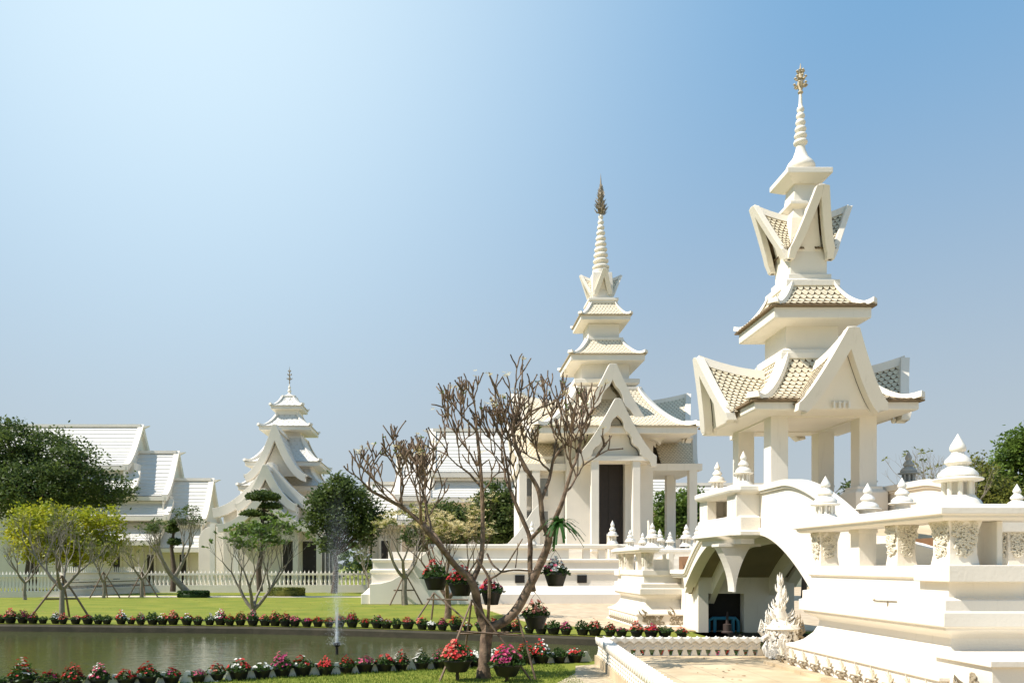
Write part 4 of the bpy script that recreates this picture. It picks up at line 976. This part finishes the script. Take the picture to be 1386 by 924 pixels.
leafy_tree('garden_tree', 'dark leafy clump glimpsed between the pavilion columns', base(1088, 40),
    [B(x, y, 40, rx, rz) for x, y, rx, rz in ((1092, 668, 9, 14), (1097, 690, 22, 20), (1150, 665, 8, 16), (1140, 695, 30, 20))], 3000, .2, LEAF['dark'], .12, seed=12, csz=.35)
def pads(name, label, bx, Y, trunk, pads_, lm=LEAF['dark'], n=5000, seed=1):
    rd = random.Random(seed); root = thing(name, base(bx, Y), label, 'tree')
    m = MB(); pts = [W(x, y, Y) for x, y in trunk]; m.tube(pts, [.16 - .1 * i / (len(pts) - 1) for i in range(len(pts))], 7)
    for x, y, rx, rz in pads_:
        e = W(x, y + rz * .5, Y); q = min(pts, key=lambda t: (t - e).length); m.tube([q, q.lerp(e, .6) + Vector((0, 0, -.08)), e], [.06, .045, .03], 5)
    m.build('trunk', BARKD, root, smooth=60)
    lf = MB(); tot = sum(a * b for _, _, a, b in pads_)
    for x, y, rx, rz in pads_:
        c = W(x, y, Y); ax, az = rx * Y / FPX, rz * Y / FPX
        for _ in range(int(n * rx * rz / tot)):
            a = rd.uniform(0, 6.28); r_ = rd.random() ** .5; z = (1 - r_ * r_) ** .5 * rd.uniform(-.35, 1)
            leaf_quad(lf, c + Vector((math.cos(a) * r_ * ax, math.sin(a) * r_ * ax, z * az)), .16, .05, rd)
    lf.build('crown', lm, root); return root
pads('cloud_pruned_tree', 'cloud-pruned dark tree standing in front of the left spired shrine', 352, 41, ((352, 800), (350, 770), (356, 740), (354, 715), (357, 690), (356, 675)),
     ((356, 674, 22, 10), (366, 686, 14, 6), (343, 696, 17, 6), (364, 702, 10, 6), (350, 715, 26, 6), (374, 712, 16, 6), (338, 722, 16, 5)), n=6500, seed=3)
pads('cloud_pruned_tree', 'small dark pruned tree top showing behind the leaning frangipani', 234, 43, ((234, 800), (236, 770), (232, 740), (236, 715)),
     ((240, 708, 12, 5), (233, 718, 7, 9), (236, 735, 8, 7)), n=1800, seed=4)
def shrub(label, px, py, Y, rx, rz, lm, n, seed, name='clipped_hedge'):
    rd = random.Random(seed); c = W(px, py, Y); ax, az = rx * Y / FPX, rz * Y / FPX; m = MB()
    m.rings([[(c.x + ax * .9 * r_ * math.cos(a), c.y + .8 * ax * r_ * math.sin(a), c.z - az + z * az * 1.85) for a in [k * math.pi / 8 for k in range(16)]] for r_, z in ((.9, 0), (1, .3), (1, .75), (.85, .97), (.3, 1))])
    for _ in range(n):
        a = rd.uniform(0, 6.28); z = rd.random(); r_ = 1 if rd.random() < .7 else rd.random() ** .5; zz_ = z if r_ == 1 else 1
        leaf_quad(m, Vector((c.x + ax * .92 * r_ * math.cos(a), c.y + .8 * ax * .92 * r_ * math.sin(a), c.z - az + zz_ * az * 1.9)), .08, .03, rd)
    tag(m.build(name, lm), label, 'hedge')
shrub('clipped dark green round hedge on the lawn right of the leaning tree', 262, 807, 41, 22, 8, LEAF['hedge'], 3500, 1)
shrub('low grey-green hedge beside the fountain spray on the far lawn', 388, 801, 42.5, 26, 6, LEAF['olive'], 3000, 2)

# ------------------------------------------------------------------ bare frangipani trees
def grow(mb, p, d, L, r, depth, rd, tips, spread=.62, upk=.25, ratio=.74, n=6, wob=.16, rf=(.78, .72), rmin=0, p2=.6):
    pts = [p]; rad = [r]; q = p.copy(); dd = d.copy()
    for i in range(3):
        dd = (dd + Vector((rd.uniform(-wob, wob), rd.uniform(-wob, wob), rd.uniform(-wob * .3, wob) + upk * .15))).normalized(); q = q + dd * (L / 3); pts.append(q); rad.append(r * (1 - .09 * (i + 1)))
    if depth == 0:
        rad[-1] *= 1.1; mb.tube(pts + [q + dd * r * .9], rad + [r * .25], n); tips.append((q, dd)); return
    mb.tube(pts, rad, n)
    k = 2 if rd.random() < p2 else 3; a0 = rd.uniform(0, 6.28); ax = dd.orthogonal().normalized(); ay = dd.cross(ax)
    for j in range(k):
        a = a0 + j * 2 * math.pi / k + rd.uniform(-.35, .35); sp = spread * rd.uniform(.7, 1.25)
        nd = (dd * math.cos(sp) + (ax * math.cos(a) + ay * math.sin(a)) * math.sin(sp)); nd.z += upk; nd.normalize()
        grow(mb, q, nd, L * ratio * rd.uniform(.8, 1.2), max(rmin, rad[-1] * (rf[0] if k == 2 else rf[1])), depth - 1, rd, tips, spread, upk, ratio, max(5, n - 1) if rmin else max(4, n - 1), wob, rf, rmin, p2)
def blossoms(parent, tips, rd, frac, s=.05, m_='cream', k=5):
    mb = MB()
    for p, d in tips:
        if rd.random() > frac: continue
        for _ in range(rd.randint(2, k)):
            c = p + d * s * .6 + Vector((rd.gauss(0, 1), rd.gauss(0, 1), rd.gauss(0, .6))) * s * .7; a0 = rd.uniform(0, 6.28)
            t1 = Vector((rd.uniform(-.6, .6), rd.uniform(-.6, .6), 1)).normalized(); u = t1.orthogonal().normalized(); v = t1.cross(u)
            for j in range(5):
                a = a0 + j * 1.257; e = (u * math.cos(a) + v * math.sin(a)); e2 = (u * math.cos(a + .5) + v * math.sin(a + .5))
                mb.add([c, c + e * s * .5 + t1 * s * .1, c + (e + e2) * s * .42 + t1 * s * .3, c + e2 * s * .45 + t1 * s * .1], [(0, 1, 2, 3)])
    if mb.v: mb.build('blossoms', PET[m_], parent)
def tip_leaves(parent, tips, rd, frac, lm, L=.12, k=4):
    mb = MB()
    for p, d in tips:
        if rd.random() < frac:
            for _ in range(k): leaf_quad(mb, p, L * rd.uniform(.7, 1.2), L * .22, rd)
    if mb.v: mb.build('leaves', lm, parent)
def bare_tree(label, px, Y, h, seed, depth=5, r=.07, stems=3, fl=0, lf=0, lm=LEAF['olive'], lean=(0, 0), z=0, bark=BARK2, spread=.5, low=.3, name='frangipani_tree', flw='cream'):
    rd = random.Random(seed); b = Vector(base(px, Y, z)); root = thing(name, b, label, 'tree')
    m = MB(); tips = []; top = b + Vector((lean[0], lean[1], h * low))
    m.tube([b - Vector((0, 0, .1)), b.lerp(top, .5) + Vector((rd.uniform(-.05, .05), 0, 0)), top], [r * 1.25, r, r * .9], 8)
    tot = sum(.74 ** i for i in range(depth + 1)); L = h * (1 - low) / tot * 1.12
    for j in range(stems):
        a = j * 6.28 / stems + rd.uniform(-.4, .4); d = Vector((math.cos(a) * .75 + lean[0] * .3, math.sin(a) * .75, .8)).normalized()
        grow(m, top, d, L, r * .72, depth, rd, tips, spread=spread)
    m.build('trunk', bark, root, smooth=60)
    if fl: blossoms(root, tips, rd, fl, .09, flw)
    if lf: tip_leaves(root, tips, rd, lf, lm, .16)
    return root
bare_tree('bare grey frangipani propped by poles at the left on the far lawn', 84, 24.5, 2.9, 11, 5, .08, 4, lf=.1, spread=.5)
bare_tree('frangipani with sparse green leaves and many grey twigs in front of the clipped trees', 343, 23.6, 2.6, 12, 6, .085, 4, lf=.35, lm=LEAF['mid'], low=.12)
bare_tree('leaning frangipani with some leaves above the round clipped hedge', 262, 41, 3.9, 13, 6, .17, 3, lf=.5, lm=LEAF['dark'], lean=(-1.0, 0), low=.25)
bare_tree('bare shrub-like frangipani standing at the far left corner by the fence', 34, 38, 2.6, 14, 5, .08, 4)
bare_tree('bare frangipani in front of the slanted white fence', 140, 40, 2.6, 15, 5, .08, 3, lf=.1)
bare_tree('bare frangipani between the slanted fence and the leaning tree', 192, 41, 2.9, 16, 5, .09, 3, lf=.12)
bare_tree('thin bare tree in front of the white wall right of the umbrella tree', 499, 43, 2.6, 17, 5, .06, 3)
bare_tree('frangipani with dry twigs and pale flowers on the far lawn left of the big tree', 548, 33, 3.6, 18, 6, .11, 4, fl=.1, lf=.35, low=.3)
bare_tree('twiggy frangipani with cream flowers on the far bank behind the hanging pots', 606, 24.6, 2.9, 19, 7, .10, 4, fl=.16, lf=.06, low=.2, spread=.45, bark=BARK)
bare_tree('thin dry shrub behind the terrace parapet on the right', 1284, 30, 3.9, 20, 5, .08, 4, z=1.5, lf=.2)
def pole_props(label, feet, top, cross=None, r=.022, name='tree_prop'):
    root = thing(name, feet[0], label, 'tree prop')
    for f in feet:
        MB().tube([f, Vector(f).lerp(Vector(top), .5) + Vector((.01, .01, 0)), top], [r, r * .9, r * .8], 6).build('pole', POLE, root, smooth=60)
    if cross:
        for a, b_ in cross: MB().tube([a, b_], [r * .85, r * .8], 6).build('crossbar', POLE, root, smooth=60)
    return root
for i, (px, Y, lbl) in enumerate(((84, 24.5, 'wooden pole props around the bare frangipani at the left of the far bank'), (140, 40, 'wooden pole props in front of the slanted white fence'), (192, 41, 'wooden pole props between the slanted fence and the leaning tree'), (548, 33, 'wooden pole props under the frangipani left of the big tree'))):
    b = Vector(base(px, Y)); h = 1.3
    pole_props(lbl, [b + Vector((-.9 if i == 0 else -.6, -.2, 0)), b + Vector((.7, .3, 0)), b + Vector((-.1, .7, 0))], b + Vector((0, 0, h)), [(b + Vector((-.45, -.1, .6)), b + Vector((.38, .15, .6)))], .035)

# the big foreground frangipani, traced as a skeleton with depth
def zt(x, y, Y): return W(460 + x / 2.0825, 480 + y / 2.0825, Y)
YT = 11.6
big = thing('frangipani_tree', (zt(405, 0, YT).x, YT, 0), 'big gnarled bare frangipani with a few cream flowers in the foreground by the pond', 'tree')
m = MB(); tips = []; rd = random.Random(21)
def limb(pts, r0, r1, n=9):
    P = [zt(x, y, YT + dy) for x, y, dy in pts]
    # catmull refine with a little knobbliness
    Q = []
    for i in range(len(P) - 1):
        a, b_, c, d = P[max(0, i - 1)], P[i], P[i + 1], P[min(len(P) - 1, i + 2)]
        for t in (0, .33, .66): Q.append(.5 * ((2 * b_) + (c - a) * t + (2 * a - 5 * b_ + 4 * c - d) * t * t + (3 * b_ - a - 3 * c + d) * t ** 3))
    Q.append(P[-1]); N = len(Q)
    m.tube(Q, [(r0 + (r1 - r0) * (i / (N - 1)) ** .8) * rd.uniform(.93, 1.09) for i in range(N)], n); return Q, (Q[-1] - Q[-3]).normalized()
def sprout(p, d, L, r, dep, **k):
    L *= 1.3; r = max(r, .019); dep = min(dep, 3) if rd.random() < .5 else dep
    grow(m, Vector(p), Vector(d).normalized(), L, r, dep, rd, tips, spread=k.get('spread', .60), upk=k.get('upk', .26), ratio=.86, wob=.34, rf=(.85, .82), rmin=.0115, p2=.5)
P0 = zt(405, 0, YT); P0.z = 0
m.tube([Vector((P0.x, YT, -.05)), Vector((P0.x, YT, .12)), zt(407, 880, YT), zt(412, 800, YT), zt(420, 762, YT)], [.12, .098, .09, .088, .085], 12)
limb([(412, 775, 0), (392, 720, .0), (380, 660, -.1), (365, 625, -.1)], .066, .055)
q, d = limb([(365, 625, -.1), (330, 598, -.1), (290, 548, -.2), (250, 500, -.3), (232, 478, -.3)], .05, .034)
sprout(q[-1], (-.8, .25, .35), .30, .026, 4); sprout(q[-1], (-.2, -.5, .7), .24, .024, 4); sprout(q[-5], (-.4, .5, .75), .25, .022, 4)
q, d = limb([(300, 560, -.2), (262, 500, .1), (190, 440, .2), (130, 405, .2), (90, 385, .1)], .03, .02)
sprout(q[-1], (-.85, 0, .5), .16, .017, 3); sprout(q[-1], (-.4, .3, .8), .16, .016, 3); sprout(q[-6], (-.2, -.3, .9), .24, .018, 4); sprout(q[-9], (.1, .3, .9), .24, .018, 4)
q, d = limb([(372, 640, -.1), (395, 585, 0), (402, 530, .05), (402, 440, .1), (398, 340, .1), (392, 270, .1), (385, 215, .1)], .042, .020)
sprout(q[-1], (-.05, .1, 1), .21, .019, 3); sprout(q[-1], (-.5, -.2, .8), .2, .018, 3); sprout(q[-6], (-.7, .2, .45), .26, .018, 4); sprout(q[-10], (.3, -.5, .7), .22, .016, 3); sprout(q[-8], (-.8, .4, .4), .3, .017, 4)
q, d = limb([(416, 765, 0), (420, 700, -.15), (420, 632, -.2), (400, 595, -.2), (385, 575, -.2)], .026, .017); 
q, d = limb([(420, 632, -.2), (455, 612, -.2), (490, 560, -.2), (515, 518, -.2)], .017, .008)
q, d = limb([(455, 612, -.2), (490, 606, -.2), (535, 608, -.1)], .015, .012)
limb([(495, 600, -.2), (500, 560, -.2), (502, 530, -.2)], .009, .006); limb([(415, 560, 0), (430, 590, -.1), (455, 611, -.2)], .016, .014)
q, d = limb([(425, 768, 0), (465, 750, 0), (500, 715, .05), (530, 660, .1), (560, 600, .1), (585, 540, .1), (590, 505, .1)], .072, .052, 11)
q, d = limb([(590, 515, .1), (572, 470, .1), (566, 410, .1), (555, 370, .1), (525, 320, .1), (500, 270, .1), (486, 215, .1)], .042, .024)
sprout(q[-1], (.35, .2, .9), .24, .021, 3); sprout(q[-1], (-.5, -.1, .8), .19, .019, 3); sprout(q[-8], (-.6, .3, .6), .26, .018, 4)
limb([(486, 215, .1), (498, 175, .1), (510, 110, .1), (514, 60, .1), (515, 18, .1)], .016, .009); tips.append((zt(515, 16, YT + .1), Vector((0, 0, 1))))
q, d = limb([(486, 215, .1), (540, 160, .0), (590, 140, .0), (630, 115, 0)], .017, .011); sprout(q[-1], (.6, 0, .7), .1, .010, 1); sprout(q[-5], (.1, .2, 1), .14, .012, 2)
q, d = limb([(590, 520, .1), (604, 470, 0), (625, 420, -.1), (640, 370, -.1), (655, 320, -.1)], .04, .024)
sprout(q[-1], (.5, .2, .8), .24, .021, 4); sprout(q[-1], (-.2, -.4, .9), .24, .02, 4); sprout(q[-5], (.8, .1, .45), .24, .018, 4)
q, d = limb([(567, 410, .1), (590, 350, .2), (600, 300, .2)], .028, .021)
sprout(q[-1], (.1, .3, 1), .25, .020, 4); sprout(q[-1], (.6, -.2, .8), .25, .020, 4); sprout(q[-3], (-.5, .4, .6), .18, .016, 3)
q, d = limb([(545, 665, .1), (536, 600, .2), (536, 520, .2), (518, 470, .2), (500, 430, .2), (482, 385, .2)], .042, .026)
sprout(q[-1], (-.2, .2, .9), .26, .022, 4); sprout(q[-4], (-.6, -.2, .7), .2, .017, 3)
q, d = limb([(536, 520, .2), (560, 495, .15), (573, 478, .1)], .03, .03)
q, d = limb([(482, 385, .2), (472, 320, .2), (458, 240, .2)], .020, .014); sprout(q[-1], (-.3, 0, .9), .16, .014, 2)
m.build('trunk', BARK, big, smooth=70)
blossoms(big, tips, random.Random(5), .10, .045, 'cream', 6)
tip_leaves(big, tips, random.Random(6), .04, LEAF['mid'], .06, 3)
mb = MB(); rd = random.Random(9)
for p, d in tips:
    if rd.random() < .25: mb.ball(p + d * .01, .014, 0, (1, 1, 1.2))
tag(mb.build('buds', BARKD, big), kind='stuff')
# strap-leaved fern in a fork of the tree
fc = zt(618, 478, YT - .12); mb = MB(); rd = random.Random(3)
for i in range(46):
    a = rd.uniform(0, 6.28); el = rd.uniform(-.1, 1.2); L = rd.uniform(.24, .42); d = Vector((math.cos(a) * math.cos(el) + .25, math.sin(a) * math.cos(el), math.sin(el))).normalized()
    s_ = d.cross(Vector((0, 0, 1))).normalized(); pr = None; ring = []
    for t in (0, .25, .5, .75, 1):
        q = fc + d * L * t + Vector((0, 0, -.34 * L * t * t * (1.6 + math.cos(el)))); wv = .027 * math.sin(min(1, t * 1.3 + .25) * 2.6) + .001
        ring.append([q - s_ * wv, q + Vector((0, 0, .004)), q + s_ * wv])
    mb.rings(ring, False, closed=False)
tag(mb.build('bird_nest_fern', LEAF['fern']), 'green strap-leaved fern growing in a fork of the big frangipani', 'fern')
tp_ = zt(395, 640, YT)
pole_props('weathered pole tripod with crossbar bracing the big foreground frangipani', [zt(275, 935, YT - .35), zt(545, 925, YT - .2), zt(340, 905, YT + .6)], zt(415, 600, YT) if False else zt(372, 690, YT - .12), [(zt(330, 778, YT - .18), zt(512, 790, YT - .14)), (zt(335, 786, YT + .12), zt(515, 780, YT + .12))], .017)
pole_props('slim right-hand pole leaning on the big frangipani', [Vector((zt(548, 0, YT).x, YT - .15, 0))], zt(500, 735, YT - .1), None, .017)
b0 = base(604, 23.6); pole_props('wooden stand of poles behind the red hanging pots', [zt(215, 748, 23), zt(258, 745, 23.6), zt(355, 748, 23)], zt(265, 670, 23.3), [(zt(245, 688, 23), zt(362, 690, 23))], .03)

# ------------------------------------------------------------------ flower pots
def pot_proto(label, cols, seed, r=.165, h=.165, dens=1.0, tall=1.0, group=None, name='flower_pot', cat='flower pot', loc=(0, 0, 0)):
    rd = random.Random(seed); root = thing(name, loc, label, cat, group); x, y, z = loc
    m = MB(); m.lathe([(r * .62, z), (r * .66, z + h * .05), (r * .96, z + h * .86), (r * 1.06, z + h * .88), (r * 1.06, z + h), (r * .98, z + h), (r * .9, z + h * .8)], x, y, 16)
    m.build('pot', POT, root, smooth=45)
    f = MB()
    for i in range(int(190 * dens)):
        a = rd.uniform(0, 6.28); q = rd.random() ** .5; p = Vector((x + math.cos(a) * q * r * 1.1, y + math.sin(a) * q * r * 1.1, z + h * .85 + (1.15 - q * q) * r * .75 * tall * rd.uniform(.1, 1)))
        leaf_quad(f, p, .065, .02, rd, .6)
    f.build('foliage', LEAF['pot'], root)
    if cols:
        fl = {c: MB() for c in set(cols)}
        cc = [(rd.uniform(0, 6.28), c) for c in cols for _ in range(3)]
        for i in range(int(46 * dens)):
            a0, c = rd.choice(cc); a = a0 + rd.gauss(0, .5); q = rd.random() ** .5
            p = Vector((x + math.cos(a) * q * r * 1.05, y + math.sin(a) * q * r * 1.05, z + h + (1.2 - q * q) * r * .85 * tall * rd.uniform(.5, 1.05)))
            t1 = Vector((math.cos(a) * q * .8, math.sin(a) * q * .8 - .35, 1)).normalized(); u = t1.orthogonal().normalized(); v = t1.cross(u); s_ = rd.uniform(.02, .034)
            P = [p]
            for j in range(10):
                b_ = j * .6283; rr = s_ * (1 if j % 2 == 0 else .72); P.append(p + (u * math.cos(b_) + v * math.sin(b_)) * rr + t1 * s_ * .35)
            fl[c].add(P, [(0, 1 + j, 1 + (j + 1) % 10) for j in range(10)])
        for c, mb_ in fl.items():
            if mb_.v: mb_.build('flowers', PET[c], root)
    return root
KINDS = [('red', ['red'], 'red'), ('white', ['white'], 'white'), ('red and white', ['red', 'white', 'red'], 'rw'), ('pink', ['pink', 'magenta'], 'p'), ('salmon', ['salmon', 'red'], 's'), ('green leafy', [], 'g'),
         ('magenta and red', ['magenta', 'red'], 'mr'), ('white and pink', ['white', 'pink'], 'wp')]
ORD = ['leftmost'] + [a + ' from the left' for a in 'second third fourth fifth sixth seventh eighth ninth tenth eleventh twelfth thirteenth fourteenth fifteenth sixteenth seventeenth eighteenth nineteenth twentieth'.split()]
def ordl(i):
    if i < 20: return ORD[i]
    T_ = ['', '', 'twenty', 'thirty', 'forty', 'fifty', 'sixty', 'seventy'][(i + 1) // 10]; O_ = ['', '-first', '-second', '-third', '-fourth', '-fifth', '-sixth', '-seventh', '-eighth', '-ninth'][(i + 1) % 10]
    return (T_[:-1] + 'ieth' if not O_ else T_ + O_) + ' from the left'
PROTO = {}
def put_pot(kind, seedv, p, rot, sc_, label, group):
    key = (kind, seedv)
    if key not in PROTO:
        o = pot_proto(label, KINDS[kind][1], 100 + kind * 7 + seedv, dens=.8 + .2 * seedv, tall=.65 + .35 * seedv, group=group); PROTO[key] = o
    else: o = copy_tree(PROTO[key])
    o['label'] = label; o['group'] = group
    o.location = p; o.rotation_euler = (0, 0, rot); o.scale = (sc_, sc_, sc_); return o
def along(path, st):
    P = [Vector((x, y, 0)) for x, y in path]; out_ = []; acc = 0
    for a, b_ in zip(P, P[1:]):
        L = (b_ - a).length; t = acc
        while t < L: out_.append(a.lerp(b_, t / L)); t += st
        acc = t - L
    return out_
rd = random.Random(17)
near_path = [(-7.2, 10.2), (-5.34, 10.42), (-4.34, 10.64), (-3.6, 10.98), (-2.72, 11.5), (-1.42, 12.05), (-.45, 12.5), (.46, 12.76), (1.3, 13.2), (2.25, 13.5)]
seqn = [1, 1, 2, 0, 2, 5, 2, 6, 0, 7, 0, 0, 6, 3, 4, 2, 1, 3, 2, 0, 0, 3, 0, 2, 1, 3, 6]
for i, p in enumerate(along(near_path, .305)):
    kd = seqn[i % len(seqn)]
    put_pot(kd, rd.randint(0, 3), p + Vector((rd.uniform(-.03, .03), rd.uniform(-.03, .03), 0)), rd.uniform(0, 6.28), rd.uniform(.68, .92), f'black pot of {KINDS[kd][0]} {"plants" if kd == 5 else "flowers"}, {ordl(i)} in the near bank row', 'flower pots along the near bank')
rd = random.Random(18)
far_path = [(-13.2, 22.75), (-12.5, 22.6), (-5, 21.7), (-2, 20.9), (.55, 19.9), (2.87, 18.8), (4.6, 18.1), (5.5, 17.92)]
for i, p in enumerate(along(far_path, .315)):
    kd = rd.choice((0, 1, 2, 3, 4, 4, 5, 5, 7, 6, 4))
    put_pot(kd, rd.randint(0, 3), p + Vector((rd.uniform(-.05, .05), rd.uniform(-.05, .05), 0)), rd.uniform(0, 6.28), rd.uniform(.68, 1.0), f'black pot of {KINDS[kd][0]} {"plants" if kd == 5 else "flowers"}, {ordl(i)} in the far bank row', 'flower pots along the far bank')
rd = random.Random(19)
for i in range(9):
    kd = rd.choice((0, 3, 5, 2, 6))
    put_pot(kd, rd.randint(0, 1), Vector((2.95 + i * .27, 13.55, -.04)), rd.uniform(0, 6.28), .8, f'black pot of {KINDS[kd][0]} {"plants" if kd == 5 else "flowers"} behind the lattice fence, {ordl(i)}', 'flower pots behind the lattice fence')
struct('planter_ledge', MB().box(2.7, 5.6, 13.3, 13.85, -.7, -.05), PAVE)
# white triangular edging between the near pots
edge = thing('triangle_edging', (-3, 12, 0), 'low white triangular edging pieces standing between the near bank pots', 'edging')
for i, p in enumerate(along([(x + .17, y + .07) for x, y in near_path], .305)):
    MB().prism([p + Vector((-.11, 0, 0)), p + Vector((.11, .03, 0)), p + Vector((.025, .01, .17)), p + Vector((-.025, 0, .17))], (0, .03, 0)).build('triangle', WHITE2, edge)
HP = [((590, 798), ['red'], 'black hanging pot of red flowers at the left of the big tree', .19, 12.2, 1.2), ((624, 806), ['red', 'salmon'], 'black hanging pot with red flowers and yellow-green leaves beside the tree fork', .19, 11.9, 1.3),
      ((665, 818), ['red', 'pink'], 'black hanging pot of red flowers inside the big tree fork', .15, 11.7, 1.0), ((752, 793), ['pink', 'white'], 'black hanging pot of pink flowers right of the tree in front of the shrine base', .17, 11.8, 1.2),
      ((725, 850), ['salmon', 'red', 'cream'], 'black hanging pot of orange and red flowers low at the right of the tree', .18, 12.0, 1.2), ((686, 914), ['magenta', 'red', 'pink'], 'bushy black pot of magenta flowers right of the tree trunk', .21, 11.2, 1.7),
      ((619, 908), ['red', 'red', 'salmon'], 'black pot of bright red flowers on a short stake left of the trunk', .21, 11.3, 1.6)]
for i, ((px, py), cols, lb, r_, Y, dn) in enumerate(HP):
    q = W(px, py, Y); pr = pot_proto(lb, cols, 300 + i, r_, .20 if i < 5 else .17, dn * 1.3, 1.3, name='hanging_pot' if i < 5 else 'flower_pot', loc=(q.x, q.y, max(.03, q.z)), group=None)
    if i < 5:
        a = zt(*[(395, 560), (372, 640), (420, 640), (590, 560), (530, 670)][i], YT)
        h_ = MB()
        for s_ in (-1, 1): h_.tube([q + Vector((s_ * r_, 0, .2)), q + Vector((s_ * r_ * .3, 0, .45)), Vector((q.x, q.y, q.z + .52))], .004, 4)
        if i in (2, 3, 4): h_.tube([Vector((q.x, q.y, q.z + .52)), Vector((q.x, q.y, q.z + .52)).lerp(a, .5) + Vector((0, 0, .05)), a], .006, 4)
        h_.build('hanger', POLE, pr)
    else:
        MB().tube([(q.x, q.y, -.05), (q.x, q.y, q.z + .01)], .025, 6).build('stake', BARKD, pr)

# ------------------------------------------------------------------ fountain
fx, fy = (456 - PX0) * 16.5 / FPX, 16.5
fo = thing('fountain', (fx, fy, -.2), 'thin fountain jet rising from the pond with drifting spray', 'fountain')
m = MB(); m.lathe([(.03, -.6), (.03, -.05), (.07, -.02), (.075, .03), (.03, .04)], fx, fy, 10); m.build('nozzle', POT, fo, smooth=40)
SPRAY = bpy.data.materials.new('water_spray'); SPRAY.use_nodes = True
bs = SPRAY.node_tree.nodes['Principled BSDF']; bs.inputs['Base Color'].default_value = (.92, .95, .97, 1); bs.inputs['Roughness'].default_value = .2; bs.inputs['Transmission Weight'].default_value = .35; bs.inputs['IOR'].default_value = 1.33
m = MB(); rd = random.Random(8)
for i in range(7000):
    f = rd.random() ** 1.5; z = .03 + f * 1.9; sp_ = .012 + .05 * f + .05 * max(0, f - .25)
    if rd.random() < .35: z = rd.random() ** 1.8 * 2.8; sp_ = .09 + .04 * z
    m.ball((fx + rd.gauss(0, 1) * sp_, fy + rd.gauss(0, 1) * sp_, z), rd.uniform(.0012, .0028) * (1.5 if f < .12 else 1), 0, (1, 1, 1.8))
for k in range(9):
    a = k * .7; m.tube([(fx, fy, .03), (fx + .012 * math.cos(a), fy + .012 * math.sin(a), .35), (fx + .03 * math.cos(a), fy + .03 * math.sin(a), .75)], [.005, .004, .001], 4)
m.build('spray', SPRAY, fo)
MIST = bpy.data.materials.new('spray_mist'); MIST.use_nodes = True; n_ = MIST.node_tree.nodes; l_ = MIST.node_tree.links
n_.remove(n_['Principled BSDF']); pv_ = n_.new('ShaderNodeVolumePrincipled'); pv_.inputs['Color'].default_value = (.95, .97, 1, 1); pv_.inputs['Anisotropy'].default_value = .3
tcn = n_.new('ShaderNodeTexCoord'); mpn = n_.new('ShaderNodeMapping'); mpn.vector_type = 'TEXTURE'; mpn.inputs['Location'].default_value = (0, 0, 1.75); mpn.inputs['Scale'].default_value = (.33, .33, 1.85)
l_.new(tcn.outputs['Object'], mpn.inputs[0]); ln = n_.new('ShaderNodeVectorMath'); ln.operation = 'LENGTH'; l_.new(mpn.outputs[0], ln.inputs[0])
rm = n_.new('ShaderNodeMapRange'); rm.inputs[1].default_value = 0; rm.inputs[2].default_value = 1; rm.inputs[3].default_value = .2; rm.inputs[4].default_value = 0; l_.new(ln.outputs['Value'], rm.inputs[0])
l_.new(rm.outputs[0], pv_.inputs['Density']); l_.new(pv_.outputs[0], n_['Material Output'].inputs['Volume'])
m = MB(); m.lathe([(.02, -.15), (.2, .2), (.32, 1.0), (.34, 1.6), (.3, 2.6), (.18, 3.2), (.02, 3.5)], fx, fy, 16)
m.build('mist', MIST, fo)

# ------------------------------------------------------------------ distant belt of trees behind the halls
mb = MB(); rd = random.Random(77)
for i in range(150):
    x = -110 + i * 1.5 + rd.uniform(-.6, .6); y = 96 + rd.uniform(-4, 6); h = rd.uniform(3.2, 5.2)
    for _ in range(120):
        p = Vector((x + rd.gauss(0, 1.1), y + rd.gauss(0, 1.1), max(.2, rd.uniform(.1, 1) * h + rd.gauss(0, .4)))); leaf_quad(mb, p, .8, .3, rd)
tag(mb.build('distant_trees', LEAF['dark']), 'low dark belt of far trees along the horizon behind the white halls', 'trees', kind='stuff')

# ------------------------------------------------------------------ litter of fallen leaves and petals
mb = MB(); rd = random.Random(91)
for i in range(900):
    if i % 24 == 0: p = Vector((rd.uniform(2.7, 4.9), rd.uniform(8.5, 12.9), .156))
    elif i % 3 != 2: p = Vector((rd.uniform(-5.2, 1.8), rd.uniform(9.4, 10.6), .03))
    else: p = Vector((rd.uniform(-14, 2), rd.uniform(24, 38), .015))
    a = rd.uniform(0, 6.28); L = rd.uniform(.02, .05); d = Vector((math.cos(a), math.sin(a), rd.uniform(-.1, .2))) * L; q = Vector((-d.y, d.x, .2 * L)) * .45
    mb.add([p - d, p + q, p + d, p - q], [(0, 1, 2, 3)])
tag(mb.build('fallen_leaves', mat('dry_leaf', (.42, .27, .10), .8, .5, 7, second=(.16, .08, .04))), 'scattered dry leaves on the lawn and the tan paving', 'leaves', kind='stuff')
